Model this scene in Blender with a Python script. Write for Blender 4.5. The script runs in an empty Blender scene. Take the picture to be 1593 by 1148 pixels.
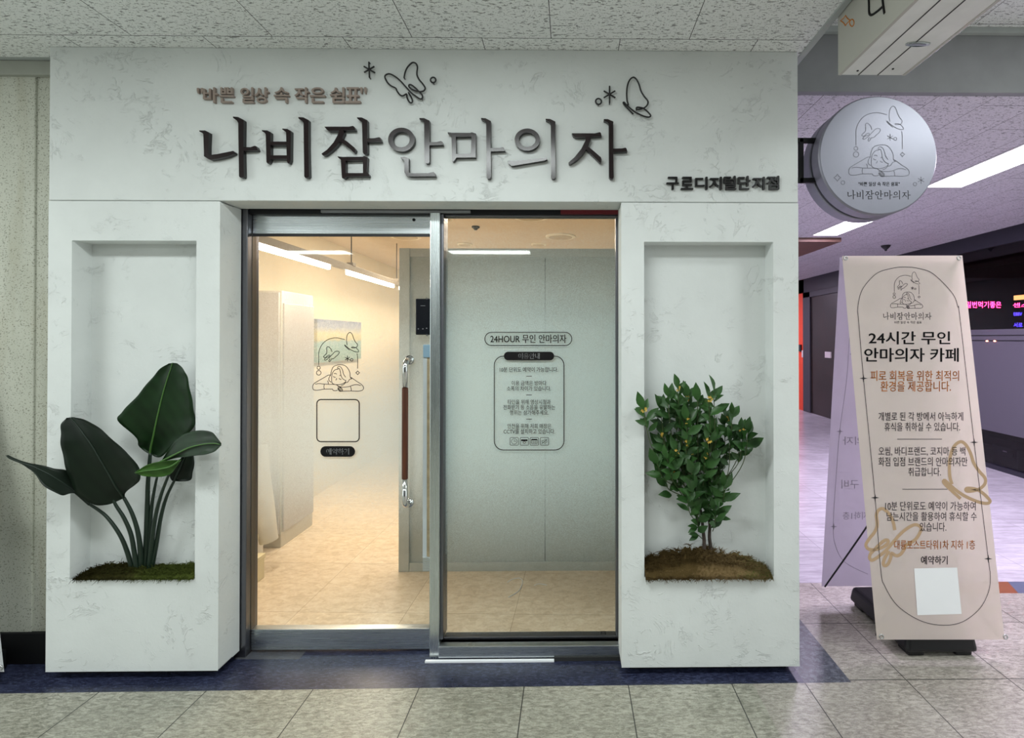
import bpy, bmesh, math, random
from mathutils import Vector, Matrix
from math import radians, sin, cos, pi

sc = bpy.context.scene
COL = sc.collection
random.seed(7)

# ------------------------------------------------------------------ camera
W_, H_ = 1593, 1148
F, PX, PY = 776.0, 896.0, 522.0
EYE = Vector((0.0, -2.24, 1.51))
cd = bpy.data.cameras.new('camera')
cam = bpy.data.objects.new('camera', cd)
COL.objects.link(cam)
cd.sensor_width = 36.0
cd.lens = F / W_ * 36.0
cd.shift_x = (W_ / 2 - PX) / W_
cd.shift_y = (PY - H_ / 2) / W_
cd.clip_start = 0.02
cam.location = EYE
cam.rotation_euler = (radians(90.37), 0, radians(-0.66))
sc.camera = cam
RM = cam.rotation_euler.to_matrix()

# ------------------------------------------------------------------ light and exposure
sc.view_settings.view_transform = 'Standard'
sc.view_settings.look = 'None'
sc.view_settings.exposure = 0.60
sc.view_settings.gamma = 1.0
sc.view_settings.use_curve_mapping = False
wd = bpy.data.worlds.new('world')
sc.world = wd
wd.use_nodes = True
wd.node_tree.nodes['Background'].inputs[0].default_value = (0.64, 0.70, 0.685, 1)
wd.node_tree.nodes['Background'].inputs[1].default_value = 1.3
sc.cycles.max_bounces = 10
sc.cycles.transparent_max_bounces = 24
sc.cycles.use_denoising = True
sc.cycles.sample_clamp_indirect = 6.0

COOL = (0.93, 1.0, 0.985)
LILAC = (0.87, 0.75, 1.0)
WARM = (1.0, 0.83, 0.65)
P_HALL = 20      # watts of each corridor ceiling lamp
P_SIDE = 64      # watts of each side corridor lamp
P_SHOP = 8      # watts of each shop tube


def area(name, loc, sx, sy, power, color, rot=(0, 0, 0)):
    l = bpy.data.lights.new(name, 'AREA')
    l.shape = 'RECTANGLE'
    l.size, l.size_y = sx, sy
    l.energy = power
    l.color = color
    o = bpy.data.objects.new(name, l)
    o.location = loc
    o.rotation_euler = rot
    COL.objects.link(o)
    return o


# ------------------------------------------------------------------ rays of the photograph
def ray(px, py):
    return RM @ Vector(((px - PX) / F, -(py - PY) / F, -1.0))


def P(px, py, Y):
    d = ray(px, py)
    return EYE + d * ((Y - EYE.y) / d.y)


def G(px, py, z=0.0):
    d = ray(px, py)
    return EYE + d * ((z - EYE.z) / d.z)


def on_plane(O, U, V):
    N = U.cross(V).normalized()

    def f(px, py, off=0.0):
        d = ray(px, py)
        return EYE + d * ((O - EYE).dot(N) / d.dot(N)) + N * off
    return f


def on_y(Y):
    def f(px, py, off=0.0):
        q = P(px, py, Y)
        return Vector((q.x, Y - off, q.z))
    return f


# ------------------------------------------------------------------ node helpers
def lin(h):
    h = h.lstrip('#')
    r = []
    for i in (0, 2, 4):
        c = int(h[i:i + 2], 16) / 255
        r.append(c / 12.92 if c <= 0.04045 else ((c + 0.055) / 1.055) ** 2.4)
    return tuple(r)


class N:
    def __init__(self, name):
        self.m = bpy.data.materials.new(name)
        self.m.use_nodes = True
        self.t = self.m.node_tree
        self.b = self.t.nodes['Principled BSDF']
        self.o = self.t.nodes['Material Output']

    def n(self, typ, **kw):
        x = self.t.nodes.new('ShaderNode' + typ)
        for k, v in kw.items():
            if hasattr(x, k):
                setattr(x, k, v)
            else:
                x.inputs[k.replace('_', ' ')].default_value = v
        return x

    def l(self, a, b):
        self.t.links.new(a, b)

    def pos(self, scale=(1, 1, 1), loc=(0, 0, 0), rot=(0, 0, 0), space='Object'):
        tc = self.n('TexCoord')
        mp = self.n('Mapping')
        mp.inputs['Location'].default_value = loc
        mp.inputs['Rotation'].default_value = rot
        mp.inputs['Scale'].default_value = scale
        self.l(tc.outputs[space], mp.inputs['Vector'])
        return mp.outputs['Vector']

    def noise(self, vec, scale, detail=4, rough=0.55, dist=0.0):
        x = self.n('TexNoise')
        x.inputs['Scale'].default_value = scale
        x.inputs['Detail'].default_value = detail
        x.inputs['Roughness'].default_value = rough
        x.inputs['Distortion'].default_value = dist
        self.l(vec, x.inputs['Vector'])
        return x.outputs['Fac']

    def ramp(self, fac, stops, interp='LINEAR'):
        x = self.n('ValToRGB')
        cr = x.color_ramp
        cr.interpolation = interp
        cr.elements[0].position = stops[0][0]
        cr.elements[1].position = stops[-1][0]
        for p, c in stops[1:-1]:
            cr.elements.new(p)
        for i, (p, c) in enumerate(stops):
            e = cr.elements[i]
            if not hasattr(c, '__len__'):
                c = (c, c, c)
            e.color = (*c[:3], 1)
        self.l(fac, x.inputs['Fac'])
        return x.outputs['Color']

    def mix(self, fac, a, b, mode='MIX'):
        x = self.n('Mix', data_type='RGBA', blend_type=mode)
        for i, v in ((0, fac), (6, a), (7, b)):
            s = x.inputs[i]
            if hasattr(v, 'is_linked'):
                self.l(v, s)
            elif hasattr(v, '__len__'):
                s.default_value = (*v[:3], 1)
            else:
                s.default_value = v if i == 0 else (v, v, v, 1)
        return x.outputs[2]

    def math(self, op, a, b=0.0, c=0.0):
        x = self.n('Math', operation=op)
        for s, v in zip(x.inputs, (a, b, c)):
            if hasattr(v, 'is_linked'):
                self.l(v, s)
            else:
                s.default_value = v
        return x.outputs[0]

    def bump(self, h, strength=0.3, dist=0.01, nrm=None):
        x = self.n('Bump')
        x.inputs['Strength'].default_value = strength
        x.inputs['Distance'].default_value = dist
        self.l(h, x.inputs['Height'])
        if nrm is not None:
            self.l(nrm, x.inputs['Normal'])
        self.l(x.outputs['Normal'], self.b.inputs['Normal'])
        return x.outputs['Normal']

    def set(self, color=None, rough=None, metal=None, spec=None):
        b = self.b.inputs
        if color is not None:
            if hasattr(color, 'is_linked'):
                self.l(color, b['Base Color'])
            else:
                b['Base Color'].default_value = (*color[:3], 1)
        if rough is not None:
            if hasattr(rough, 'is_linked'):
                self.l(rough, b['Roughness'])
            else:
                b['Roughness'].default_value = rough
        if metal is not None:
            b['Metallic'].default_value = metal
        if spec is not None:
            b['Specular IOR Level'].default_value = spec
        return self.m


def plain(name, col, rough=0.5, metal=0.0, spec=0.5, vary=0.06, scale=9.0):
    k = N(name)
    c = lin(col) if isinstance(col, str) else col
    f = k.noise(k.pos(), scale, 3)
    lo = tuple(v * (1 - vary) for v in c)
    hi = tuple(min(1, v * (1 + vary)) for v in c)
    return k.set(k.ramp(f, [(0.3, lo), (0.7, hi)]), rough, metal, spec)


def glow(name, col, strength):
    k = N(name)
    c = lin(col) if isinstance(col, str) else col
    k.set(c, 0.5)
    k.b.inputs['Emission Color'].default_value = (*c, 1)
    k.b.inputs['Emission Strength'].default_value = strength
    return k.m


def stucco(name, base, loc=(0, 0, 0), strength=0.58):
    k = N(name)
    v = k.pos(loc=loc)
    big = k.noise(v, 2.2, 5, 0.6)
    w = k.noise(v, 5.5, 6, 0.62, 1.6)
    ridge = k.math('ABSOLUTE', k.math('SUBTRACT', w, 0.5))
    ridge = k.ramp(ridge, [(0.0, 1.0), (0.010, 0.35), (0.032, 0.0)])
    v2 = k.pos(loc=(3.1, 1.7, 4.2), rot=(0.3, 0.9, 0.2), scale=(1, 1, 1.8))
    w2 = k.noise(v2, 9.0, 5, 0.6, 1.2)
    ridge2 = k.math('ABSOLUTE', k.math('SUBTRACT', w2, 0.52))
    ridge2 = k.ramp(ridge2, [(0.0, 1.0), (0.014, 0.3), (0.04, 0.0)])
    mask = k.ramp(k.noise(k.pos(loc=(7, 2, 1)), 3.4, 4, 0.6), [(0.50, 0.0), (0.60, 1.0)])
    mask2 = k.ramp(k.noise(k.pos(loc=(1, 5, 9)), 2.6, 4, 0.6), [(0.53, 0.0), (0.60, 1.0)])
    brk = k.ramp(k.noise(k.pos(loc=(2, 8, 3)), 15, 3, 0.6), [(0.47, 0.0), (0.55, 1.0)])
    r = k.math('MULTIPLY', k.math('ADD', k.math('MULTIPLY', ridge, mask), k.math('MULTIPLY', ridge2, mask2)), brk)
    grain = k.noise(v, 60, 4, 0.7)
    h = k.math('ADD', k.math('MULTIPLY', big, 0.9), k.math('MULTIPLY', r, 0.42))
    h = k.math('ADD', h, k.math('MULTIPLY', grain, 0.10))
    k.bump(h, strength, 0.012)
    c = k.ramp(big, [(0.3, tuple(x * 0.93 for x in base)), (0.7, tuple(min(1, x * 1.04) for x in base))])
    # rubbed-in dirt that stayed in the trowel marks
    d = k.math('MULTIPLY', r, k.ramp(grain, [(0.42, 0.0), (0.58, 1.0)]))
    c = k.mix(k.math('MULTIPLY', d, 0.24), c, tuple(x * 0.45 for x in base))
    return k.set(c, 0.82, 0, 0.25)


def ceiling_tile(name, base, loc, rot=0.0, w=0.6, h=0.3, dark=0.20):
    k = N(name)
    v = k.pos(loc=loc, rot=(0, 0, rot))
    br = k.n('TexBrick')
    br.offset = 0.5
    k.l(v, br.inputs['Vector'])
    br.inputs['Scale'].default_value = 1.0
    br.inputs['Brick Width'].default_value = w
    br.inputs['Row Height'].default_value = h
    br.inputs['Mortar Size'].default_value = 0.0016
    br.inputs['Mortar Smooth'].default_value = 0.1
    br.inputs['Color1'].default_value = (*base, 1)
    br.inputs['Color2'].default_value = (*[x * 0.96 for x in base], 1)
    br.inputs['Mortar'].default_value = (0.05, 0.05, 0.05, 1)
    f1 = k.noise(k.pos(scale=(45, 130, 1), rot=(0, 0, rot)), 1.0, 2, 0.5, 0.6)
    f2 = k.noise(k.pos(scale=(180, 120, 1), loc=(3, 3, 0), rot=(0, 0, rot)), 1.0, 2, 0.5, 0.3)
    s = k.math('MAXIMUM', k.ramp(f1, [(0.59, 0.0), (0.63, 1.0)]), k.ramp(f2, [(0.62, 0.0), (0.66, 0.8)]))
    c = k.mix(k.math('MULTIPLY', s, 0.8), br.outputs['Color'], (dark, dark, dark))
    hh = k.math('SUBTRACT', 1.0, k.math('ADD', k.math('MULTIPLY', s, 0.6), br.outputs['Fac']))
    k.bump(hh, 0.4, 0.004)
    return k.set(c, 0.9, 0, 0.1)


def floor_tile(name, c1, c2, c3, loc, w=0.4535, h=0.4535, mortar=(0.035, 0.035, 0.03), rough=0.32, streak=(30, 85, 1),
               msize=0.0022, rot=0.0, spec=0.4, bump=0.06):
    k = N(name)
    v = k.pos(loc=loc, rot=(0, 0, rot))
    br = k.n('TexBrick')
    br.offset = 0.0
    k.l(v, br.inputs['Vector'])
    br.inputs['Scale'].default_value = 1.0
    br.inputs['Brick Width'].default_value = w
    br.inputs['Row Height'].default_value = h
    br.inputs['Mortar Size'].default_value = msize
    br.inputs['Mortar Smooth'].default_value = 0.0
    br.inputs['Color1'].default_value = (1, 1, 1, 1)
    br.inputs['Color2'].default_value = (0.90, 0.90, 0.90, 1)
    br.inputs['Mortar'].default_value = (1, 1, 1, 1)
    f1 = k.noise(k.pos(scale=streak), 1.0, 5, 0.62, 0.8)
    f2 = k.noise(k.pos(), 3.0, 4, 0.6)
    f3 = k.noise(k.pos(scale=(streak[0] * 5, streak[1] * 3, 1)), 1.0, 3, 0.6)
    f = k.math('ADD', k.math('MULTIPLY', f1, 0.55), k.math('ADD', k.math('MULTIPLY', f2, 0.2), k.math('MULTIPLY', f3, 0.25)))
    c = k.ramp(f, [(0.41, c1), (0.5, c2), (0.59, c3)])
    c = k.mix(1.0, c, br.outputs['Color'], 'MULTIPLY')
    c = k.mix(br.outputs['Fac'], c, mortar)
    k.bump(k.math('SUBTRACT', f1, br.outputs['Fac']), bump, 0.004)
    r = k.ramp(f2, [(0.3, rough * 0.8), (0.7, rough * 1.25)])
    return k.set(c, r, 0, spec)


def clear_glass(name, tint=(0.975, 0.992, 0.985), ior=1.45):
    k = N(name)
    k.t.nodes.remove(k.b)
    tr = k.n('BsdfTransparent')
    tr.inputs['Color'].default_value = (*tint, 1)
    gl = k.n('BsdfGlossy')
    gl.inputs['Roughness'].default_value = 0.02
    fr = k.n('Fresnel')
    fr.inputs['IOR'].default_value = ior
    ge = k.n('NewGeometry')
    fac = k.math('MULTIPLY', fr.outputs[0], k.math('SUBTRACT', 1.0, ge.outputs['Backfacing']))
    mx = k.n('MixShader')
    k.l(fac, mx.inputs[0])
    k.l(tr.outputs[0], mx.inputs[1])
    k.l(gl.outputs[0], mx.inputs[2])
    k.l(mx.outputs[0], k.o.inputs['Surface'])
    return k.m


def frost(name, col, stops, zmax=2.2):
    """gradient film: how dense the printed frosting is depends on the height on the pane"""
    k = N(name)
    k.t.nodes.remove(k.b)
    tc = k.n('TexCoord')
    sp = k.n('SeparateXYZ')
    k.l(tc.outputs['Object'], sp.inputs[0])
    z = k.math('DIVIDE', sp.outputs['Z'], zmax)
    f = k.ramp(z, stops)
    # the gradient is printed as fine random dots, each opaque
    sn = k.n('VectorMath', operation='SNAP')
    k.l(tc.outputs['Object'], sn.inputs[0])
    sn.inputs[1].default_value = (0.0006, 0.0006, 0.0006)
    wn = k.n('TexWhiteNoise')
    k.l(sn.outputs[0], wn.inputs['Vector'])
    f = k.math('LESS_THAN', wn.outputs['Value'], f)
    tr = k.n('BsdfTransparent')
    di = k.n('BsdfDiffuse')
    di.inputs['Color'].default_value = (*col, 1)
    tl = k.n('BsdfTranslucent')
    tl.inputs['Color'].default_value = (*col, 1)
    m1 = k.n('MixShader')
    m1.inputs[0].default_value = 0.45
    k.l(di.outputs[0], m1.inputs[1])
    k.l(tl.outputs[0], m1.inputs[2])
    m2 = k.n('MixShader')
    k.l(f, m2.inputs[0])
    k.l(tr.outputs[0], m2.inputs[1])
    k.l(m1.outputs[0], m2.inputs[2])
    k.l(m2.outputs[0], k.o.inputs['Surface'])
    return k.m


def fabric(name, col, trans=0.35, clear=0.0):
    k = N(name)
    k.t.nodes.remove(k.b)
    di = k.n('BsdfDiffuse')
    tl = k.n('BsdfTranslucent')
    f = k.noise(k.pos(), 5, 3)
    c = k.ramp(f, [(0.3, tuple(x * 0.95 for x in col)), (0.7, col)])
    k.l(c, di.inputs['Color'])
    k.l(c, tl.inputs['Color'])
    m1 = k.n('MixShader')
    m1.inputs[0].default_value = trans
    k.l(di.outputs[0], m1.inputs[1])
    k.l(tl.outputs[0], m1.inputs[2])
    out = m1.outputs[0]
    if clear:
        tr = k.n('BsdfTransparent')
        m2 = k.n('MixShader')
        m2.inputs[0].default_value = clear
        k.l(out, m2.inputs[1])
        k.l(tr.outputs[0], m2.inputs[2])
        out = m2.outputs[0]
    k.l(out, k.o.inputs['Surface'])
    return k.m


def steel(name, col, rough=0.3, axis=(2, 2, 260)):
    k = N(name)
    f = k.noise(k.pos(scale=axis), 1.0, 3)
    c = k.ramp(f, [(0.3, tuple(x * 0.94 for x in col)), (0.7, col)])
    return k.set(c, k.ramp(f, [(0.3, rough * 0.85), (0.7, rough * 1.2)]), 1.0)


def leafmat(name, dark, light, rough=0.42, vein=70, spec=0.28):
    k = N(name)
    f = k.noise(k.pos(), 7, 4)
    w = k.n('TexWave')
    w.inputs['Scale'].default_value = vein / 10
    w.inputs['Distortion'].default_value = 2.0
    k.l(k.pos(rot=(0, 0.5, 0)), w.inputs['Vector'])
    c = k.ramp(f, [(0.3, dark), (0.75, light)])
    c = k.mix(k.math('MULTIPLY', w.outputs['Fac'], 0.16), c, tuple(x * 1.6 for x in light))
    k.bump(w.outputs['Fac'], 0.15, 0.002)
    return k.set(c, rough, 0, spec)


# ------------------------------------------------------------------ materials
WHITE = (0.69, 0.715, 0.705)
M = {}
M['stucco'] = stucco('white_stucco', WHITE)
M['stucco_low'] = stucco('white_stucco_pillars', tuple(x * 1.02 for x in WHITE), (4, 2, 6), 0.52)
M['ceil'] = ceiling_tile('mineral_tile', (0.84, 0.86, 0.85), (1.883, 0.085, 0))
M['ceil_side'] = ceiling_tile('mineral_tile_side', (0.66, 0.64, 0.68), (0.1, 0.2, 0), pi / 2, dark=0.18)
M['floor'] = floor_tile('beige_vinyl_tile', lin('77766a'), lin('989689'), lin('b4b2a5'), (0.2, 0.02, 0), h=0.4535, spec=0.45)
M['floor_side'] = floor_tile('beige_vinyl_tile_side', lin('7d7870'), lin('9c968d'), lin('b5afa6'), (-1.03, 0.037, 0), w=0.457, h=0.4385, spec=0.45)
M['navy'] = floor_tile('navy_vinyl_tile', lin('191c2e'), lin('262a40'), lin('454b66'), (0.2, 0.075, 0), h=3.0, mortar=(0.04, 0.04, 0.07), streak=(38, 120, 1), msize=0.0009, spec=0.5, rough=0.3)
M['slate'] = floor_tile('slate_blue_tile', lin('34373f'), lin('484c57'), lin('6c7079'), (-1.03, 0.3, 0), h=3.0, streak=(40, 50, 1), mortar=(0.1, 0.1, 0.12))
M['lilac_floor'] = floor_tile('streaked_marble_tile', lin('a39fa5'), lin('b2aeb5'), lin('c0bcc3'), (0, 0, 0), w=0.6, h=0.6, mortar=(0.30, 0.28, 0.31), rough=0.2, streak=(2.5, 26, 1), spec=0.5)
M['shop_floor'] = floor_tile('cream_marble_tile', lin('c9b79c'), lin('d8c7ae'), lin('e2d4bf'), (0.32, 0.1, 0), w=0.6, h=0.6, mortar=lin('8d7656'), rough=0.35, streak=(16, 26, 1), msize=0.001, rot=0.03)
M['orange'] = plain('orange_tile', '7d4a30', 0.35)
M['bluegrey'] = plain('bluegrey_tile', '555c70', 0.35)


def speckled_wall():
    k = N('speckled_wall')
    f1 = k.noise(k.pos(scale=(1, 1, 1.3)), 130, 2, 0.6)
    s = k.ramp(f1, [(0.585, 0.0), (0.63, 1.0)])
    f2 = k.noise(k.pos(scale=(1, 1, 0.35)), 2.6, 4)
    c = k.ramp(f2, [(0.3, lin('a8a99c')), (0.55, lin('bbbcb0')), (0.75, lin('c4c5ba'))])
    # rust-brown run-down stains
    st = k.ramp(k.noise(k.pos(scale=(1, 1, 0.12), loc=(0.4, 0, 0)), 7.0, 3), [(0.55, 0.0), (0.68, 1.0)])
    c = k.mix(k.math('MULTIPLY', st, 0.22), c, lin('86784f'))
    c = k.mix(k.math('MULTIPLY', s, 0.6), c, lin('5c5a4c'))
    k.bump(f1, 0.2, 0.003)
    return k.set(c, 0.85, 0, 0.2)


M['speckle'] = speckled_wall()
M['crown'] = plain('grey_cornice', '9a9c93', 0.8)
M['black'] = plain('black_base', '0c0c0f', 0.6, spec=0.3)
M['grey_beam'] = plain('grey_beam', '8a8b8d', 0.8)
M['wall_grey'] = plain('hall_wall', 'a8adab', 0.85)
M['back_wall'] = plain('opposite_wall', '5a5d5c', 0.6)
M['cream'] = plain('cream_wall', 'e2d4ba', 0.8, vary=0.03, scale=3)
M['shop_ceiling'] = plain('shop_ceiling', 'd8c8b4', 0.85, vary=0.03)
M['partition'] = plain('grey_partition', 'a9aeaa', 0.6, vary=0.03)
M['part_trim'] = plain('partition_trim', 'b4b8b4', 0.5)
M['seam'] = plain('dark_seam', '50544f', 0.8)
M['steel'] = steel('brushed_steel', (0.62, 0.66, 0.68), 0.28)
M['steel_v'] = steel('brushed_steel_post', (0.66, 0.71, 0.72), 0.25, (300, 300, 2))
M['dark_frame'] = steel('dark_steel', (0.20, 0.20, 0.22), 0.35)
M['gasket'] = plain('black_gasket', '17171b', 0.5)
M['ledge'] = plain('pale_sill', '9fa0a4', 0.4, 0.6)
M['bronze'] = plain('bronze_stile', '5f584e', 0.4, 0.4)
M['redstrip'] = plain('dark_red_strip', '6d1420', 0.4)
M['glass'] = clear_glass('clear_glass')
M['dark_glass'] = clear_glass('tinted_glass', (0.55, 0.52, 0.60), 1.55)
M['film_l'] = frost('frosted_film_door', (0.86, 0.88, 0.88), [(0.0, 0.0), (0.24, 0.03), (0.30, 0.30), (0.36, 0.64), (0.42, 0.86), (0.50, 0.90), (0.56, 0.76), (0.64, 0.45), (0.74, 0.22), (0.85, 0.10), (1.0, 0.0)])
M['film_r'] = frost('frosted_film_window', (0.82, 0.92, 0.94), [(0.0, 0.0), (0.17, 0.03), (0.28, 0.42), (0.36, 0.72), (0.45, 0.93), (0.60, 0.95), (0.70, 0.80), (0.76, 0.60), (0.82, 0.38), (0.95, 0.10), (1.0, 0.06)])
M['film_dark'] = frost('frosted_band', (0.20, 0.19, 0.23), [(0.0, 0.85), (1.0, 0.85)])
M['ink'] = plain('black_print', '141214', 0.5, spec=0.2, vary=0.0)
M['ink_soft'] = plain('grey_print', '3a3638', 0.6, spec=0.2, vary=0.0)
M['ink_line'] = plain('etched_line', '5c5a66', 0.5, vary=0.0)
M['ink_orange'] = plain('orange_print', 'cf7f36', 0.6, spec=0.2, vary=0.0)
M['ink_tan'] = plain('tan_print', 'b79a7c', 0.7, spec=0.1, vary=0.0)
M['ink_ghost'] = plain('show_through_print', '9b96a4', 0.7, spec=0.1, vary=0.0)  # pale tone imitates print seen through the rear sheet
M['paper'] = plain('white_print', 'eeeff2', 0.6, vary=0.01)
M['letter'] = plain('dark_brown_acrylic', '1c1013', 0.2, 0.0, 0.4, vary=0.0)
M['letter_rim'] = plain('letter_side', '0d090b', 0.3, vary=0.0)
M['tan_letter'] = plain('taupe_acrylic', '93837a', 0.35, vary=0.02)
M['black_letter'] = plain('black_acrylic', '0f0e10', 0.3, vary=0.0)
M['wire'] = plain('black_rod', '0d0c0e', 0.35, vary=0.0)
M['chrome'] = steel('chrome', (0.80, 0.80, 0.80), 0.10)
def wood():
    k = N('red_brown_wood')
    f = k.noise(k.pos(scale=(60, 60, 4)), 1.0, 4)
    return k.set(k.ramp(f, [(0.3, lin('3a1d10')), (0.7, lin('64341c'))]), 0.35, 0, 0.5)
M['wood'] = wood()
M['lock'] = plain('lock_body', '0c0e16', 0.18, vary=0.0)
M['blue_film'] = plain('blue_film', '7f9bad', 0.3)
M['white_strip'] = plain('white_strip', 'b9c0c2', 0.4)
M['beige_tape'] = plain('beige_tape', '9a8a6c', 0.5, vary=0.25, scale=30)
M['sign_face'] = plain('silver_sign_face', '83838f', 0.36, 0.4, vary=0.02)
M['sign_rim'] = plain('silver_sign_rim', '84838f', 0.4, 0.4, vary=0.02)
M['panel_face'] = plain('lightbox_face', 'b4b2aa', 0.35, vary=0.02)
M['panel_base'] = plain('lightbox_underside', 'dfe0dc', 0.45)
M['slot'] = plain('dark_slot', '2b2b2b', 0.6)
M['banner'] = fabric('cream_banner', lin('ece3da'), 0.15, 0.03)
M['banner_back'] = fabric('grey_lilac_banner', lin('d0cbd4'), 0.35, 0.04)
M['grommet'] = steel('grommet', (0.55, 0.55, 0.55), 0.3)
M['rod'] = plain('black_rod_frame', '121214', 0.4)
M['tank'] = plain('black_plastic', '101114', 0.45, spec=0.4)
M['leaf_deep'] = leafmat('deep_green_leaf', lin('07110a'), lin('101f12'))
M['leaf_mid'] = leafmat('green_leaf', lin('0a1a0a'), lin('183217'))
M['leaf_pale'] = leafmat('pale_green_leaf', lin('274a16'), lin('48702f'))
M['midrib'] = plain('pale_midrib', '466e30', 0.45)
M['stalk'] = plain('green_stalk', '13261a', 0.45)
M['shrub_leaf'] = leafmat('shrub_leaf', lin('122812'), lin('3c6230'), 0.36, 20)
M['bark'] = plain('grey_bark', '3e3530', 0.9, vary=0.3, scale=40)
M['twig'] = plain('green_twig', '41502a', 0.7)
M['petal'] = plain('yellow_petal', 'dcb650', 0.6)
def moss(name, a, b, c, xm):
    k = N(name)
    f = k.noise(k.pos(), 3.0, 3)
    g = k.noise(k.pos(), 90, 3)
    sp = k.n('SeparateXYZ')
    k.l(k.pos(), sp.inputs[0])
    t = k.math('ADD', k.math('MULTIPLY', f, 0.5), k.math('MULTIPLY', g, 0.35))
    t = k.math('ADD', t, k.math('MULTIPLY', k.math('SUBTRACT', sp.outputs['X'], xm), 0.55))
    col = k.ramp(t, [(0.30, a), (0.43, b), (0.56, c)])
    k.bump(k.noise(k.pos(), 140, 4, 0.7), 1.0, 0.012)
    return k.set(col, 0.95, 0, 0.05)
M['moss_r'] = moss('brown_green_moss', lin('5f4e30'), lin('8a7350'), lin('5e6634'), 0.66)
M['moss_l'] = moss('green_moss', lin('302c14'), lin('454424'), lin('55602c'), -1.95)
M['cabinet'] = plain('white_cabinet', 'c9c4b8', 0.4, vary=0.02)
M['cabinet_face'] = plain('cabinet_shaded_panel', 'b5b0ac', 0.4, vary=0.02)  # greyer than the body: shade of the cabinet side put into the colour
M['box'] = plain('cream_box', 'd8cdaa', 0.5)
M['chair'] = plain('white_leatherette', 'd2cec4', 0.4)
M['tube'] = glow('lamp_tube', (1.0, 0.93, 0.80), 14)
M['rail'] = plain('grey_lamp_rail', 'a59c90', 0.5)
M['downlight'] = plain('downlight_ring', 'f2ead8', 0.5)
M['downlight_in'] = plain('downlight_inner', 'c4b49a', 0.6)
M['panel_lilac'] = glow('lilac_diffuser', (0.93, 0.88, 1.0), 7)
M['panel_cool'] = glow('cool_diffuser', COOL, 6)
M['lamp_frame'] = plain('lamp_frame', 'c8c8c8', 0.5)
M['brown'] = plain('brown_canopy', '6b5045', 0.6)
M['navy_wall'] = plain('dark_navy_fascia', '24232f', 0.5)
M['door_grey'] = plain('charcoal_frame', '33323a', 0.5)
M['door_dark'] = plain('dark_brown_door', '241713', 0.35, vary=0.3, scale=1.5)
M['red'] = plain('red_orange_wall', 'd6401f', 0.5, vary=0.05)
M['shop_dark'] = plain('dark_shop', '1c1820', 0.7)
M['switch'] = plain('switch_plate', 'cfc6c6', 0.4)
M['pink_neon_reflection'] = glow('pink_neon_reflection', (1.0, 0.16, 0.42), 5)  # neon reflections in the glass, made as glowing surfaces
M['violet_neon_reflection'] = glow('violet_neon_reflection', (0.25, 0.18, 0.9), 2.5)
M['orange_neon_reflection'] = glow('orange_neon_reflection', (1.0, 0.45, 0.12), 4)
M['red_dot'] = glow('red_dot', (1.0, 0.25, 0.15), 6)
M['tape'] = plain('clear_tape', '8d8d8c', 0.35)
M['tape'].node_tree.nodes['Principled BSDF'].inputs['Alpha'].default_value = 0.28


def painting_mat():
    k = N('painted_canvas')
    tc = k.n('TexCoord')
    sp = k.n('SeparateXYZ')
    k.l(tc.outputs['Generated'], sp.inputs[0])
    nz = k.noise(k.pos(scale=(1, 6, 12)), 1.2, 5, 0.65)
    z = k.math('ADD', sp.outputs['Z'], k.math('MULTIPLY', k.math('SUBTRACT', nz, 0.5), 0.25))
    c = k.ramp(z, [(0.0, lin('74907f')), (0.30, lin('7f9e94')), (0.46, lin('88a2a0')), (0.52, lin('b9ab7c')), (0.66, lin('c9bd92')), (0.82, lin('9fa3ae')), (1.0, lin('8d93a6'))])
    g = k.noise(k.pos(scale=(1, 26, 40)), 1.0, 4, 0.7)
    c = k.mix(k.ramp(g, [(0.5, 0.0), (0.7, 0.5)]), c, lin('d8d2bd'))
    return k.set(c, 0.7)


M['painting'] = painting_mat()


# ------------------------------------------------------------------ object helpers
def tag(o, label=None, cat=None, group=None, kind=None):
    if label:
        o['label'] = label
    if cat:
        o['category'] = cat
    if group:
        o['group'] = group
    if kind:
        o['kind'] = kind
    return o


def thing(name, label, cat, loc=(0, 0, 0), group=None):
    o = bpy.data.objects.new(name, None)
    o.empty_display_size = 0.05
    o.location = loc
    COL.objects.link(o)
    return tag(o, label, cat, group)


def wloc(o):
    v = Vector((0, 0, 0))
    while o is not None:
        v += o.location
        o = o.parent
    return v


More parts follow.
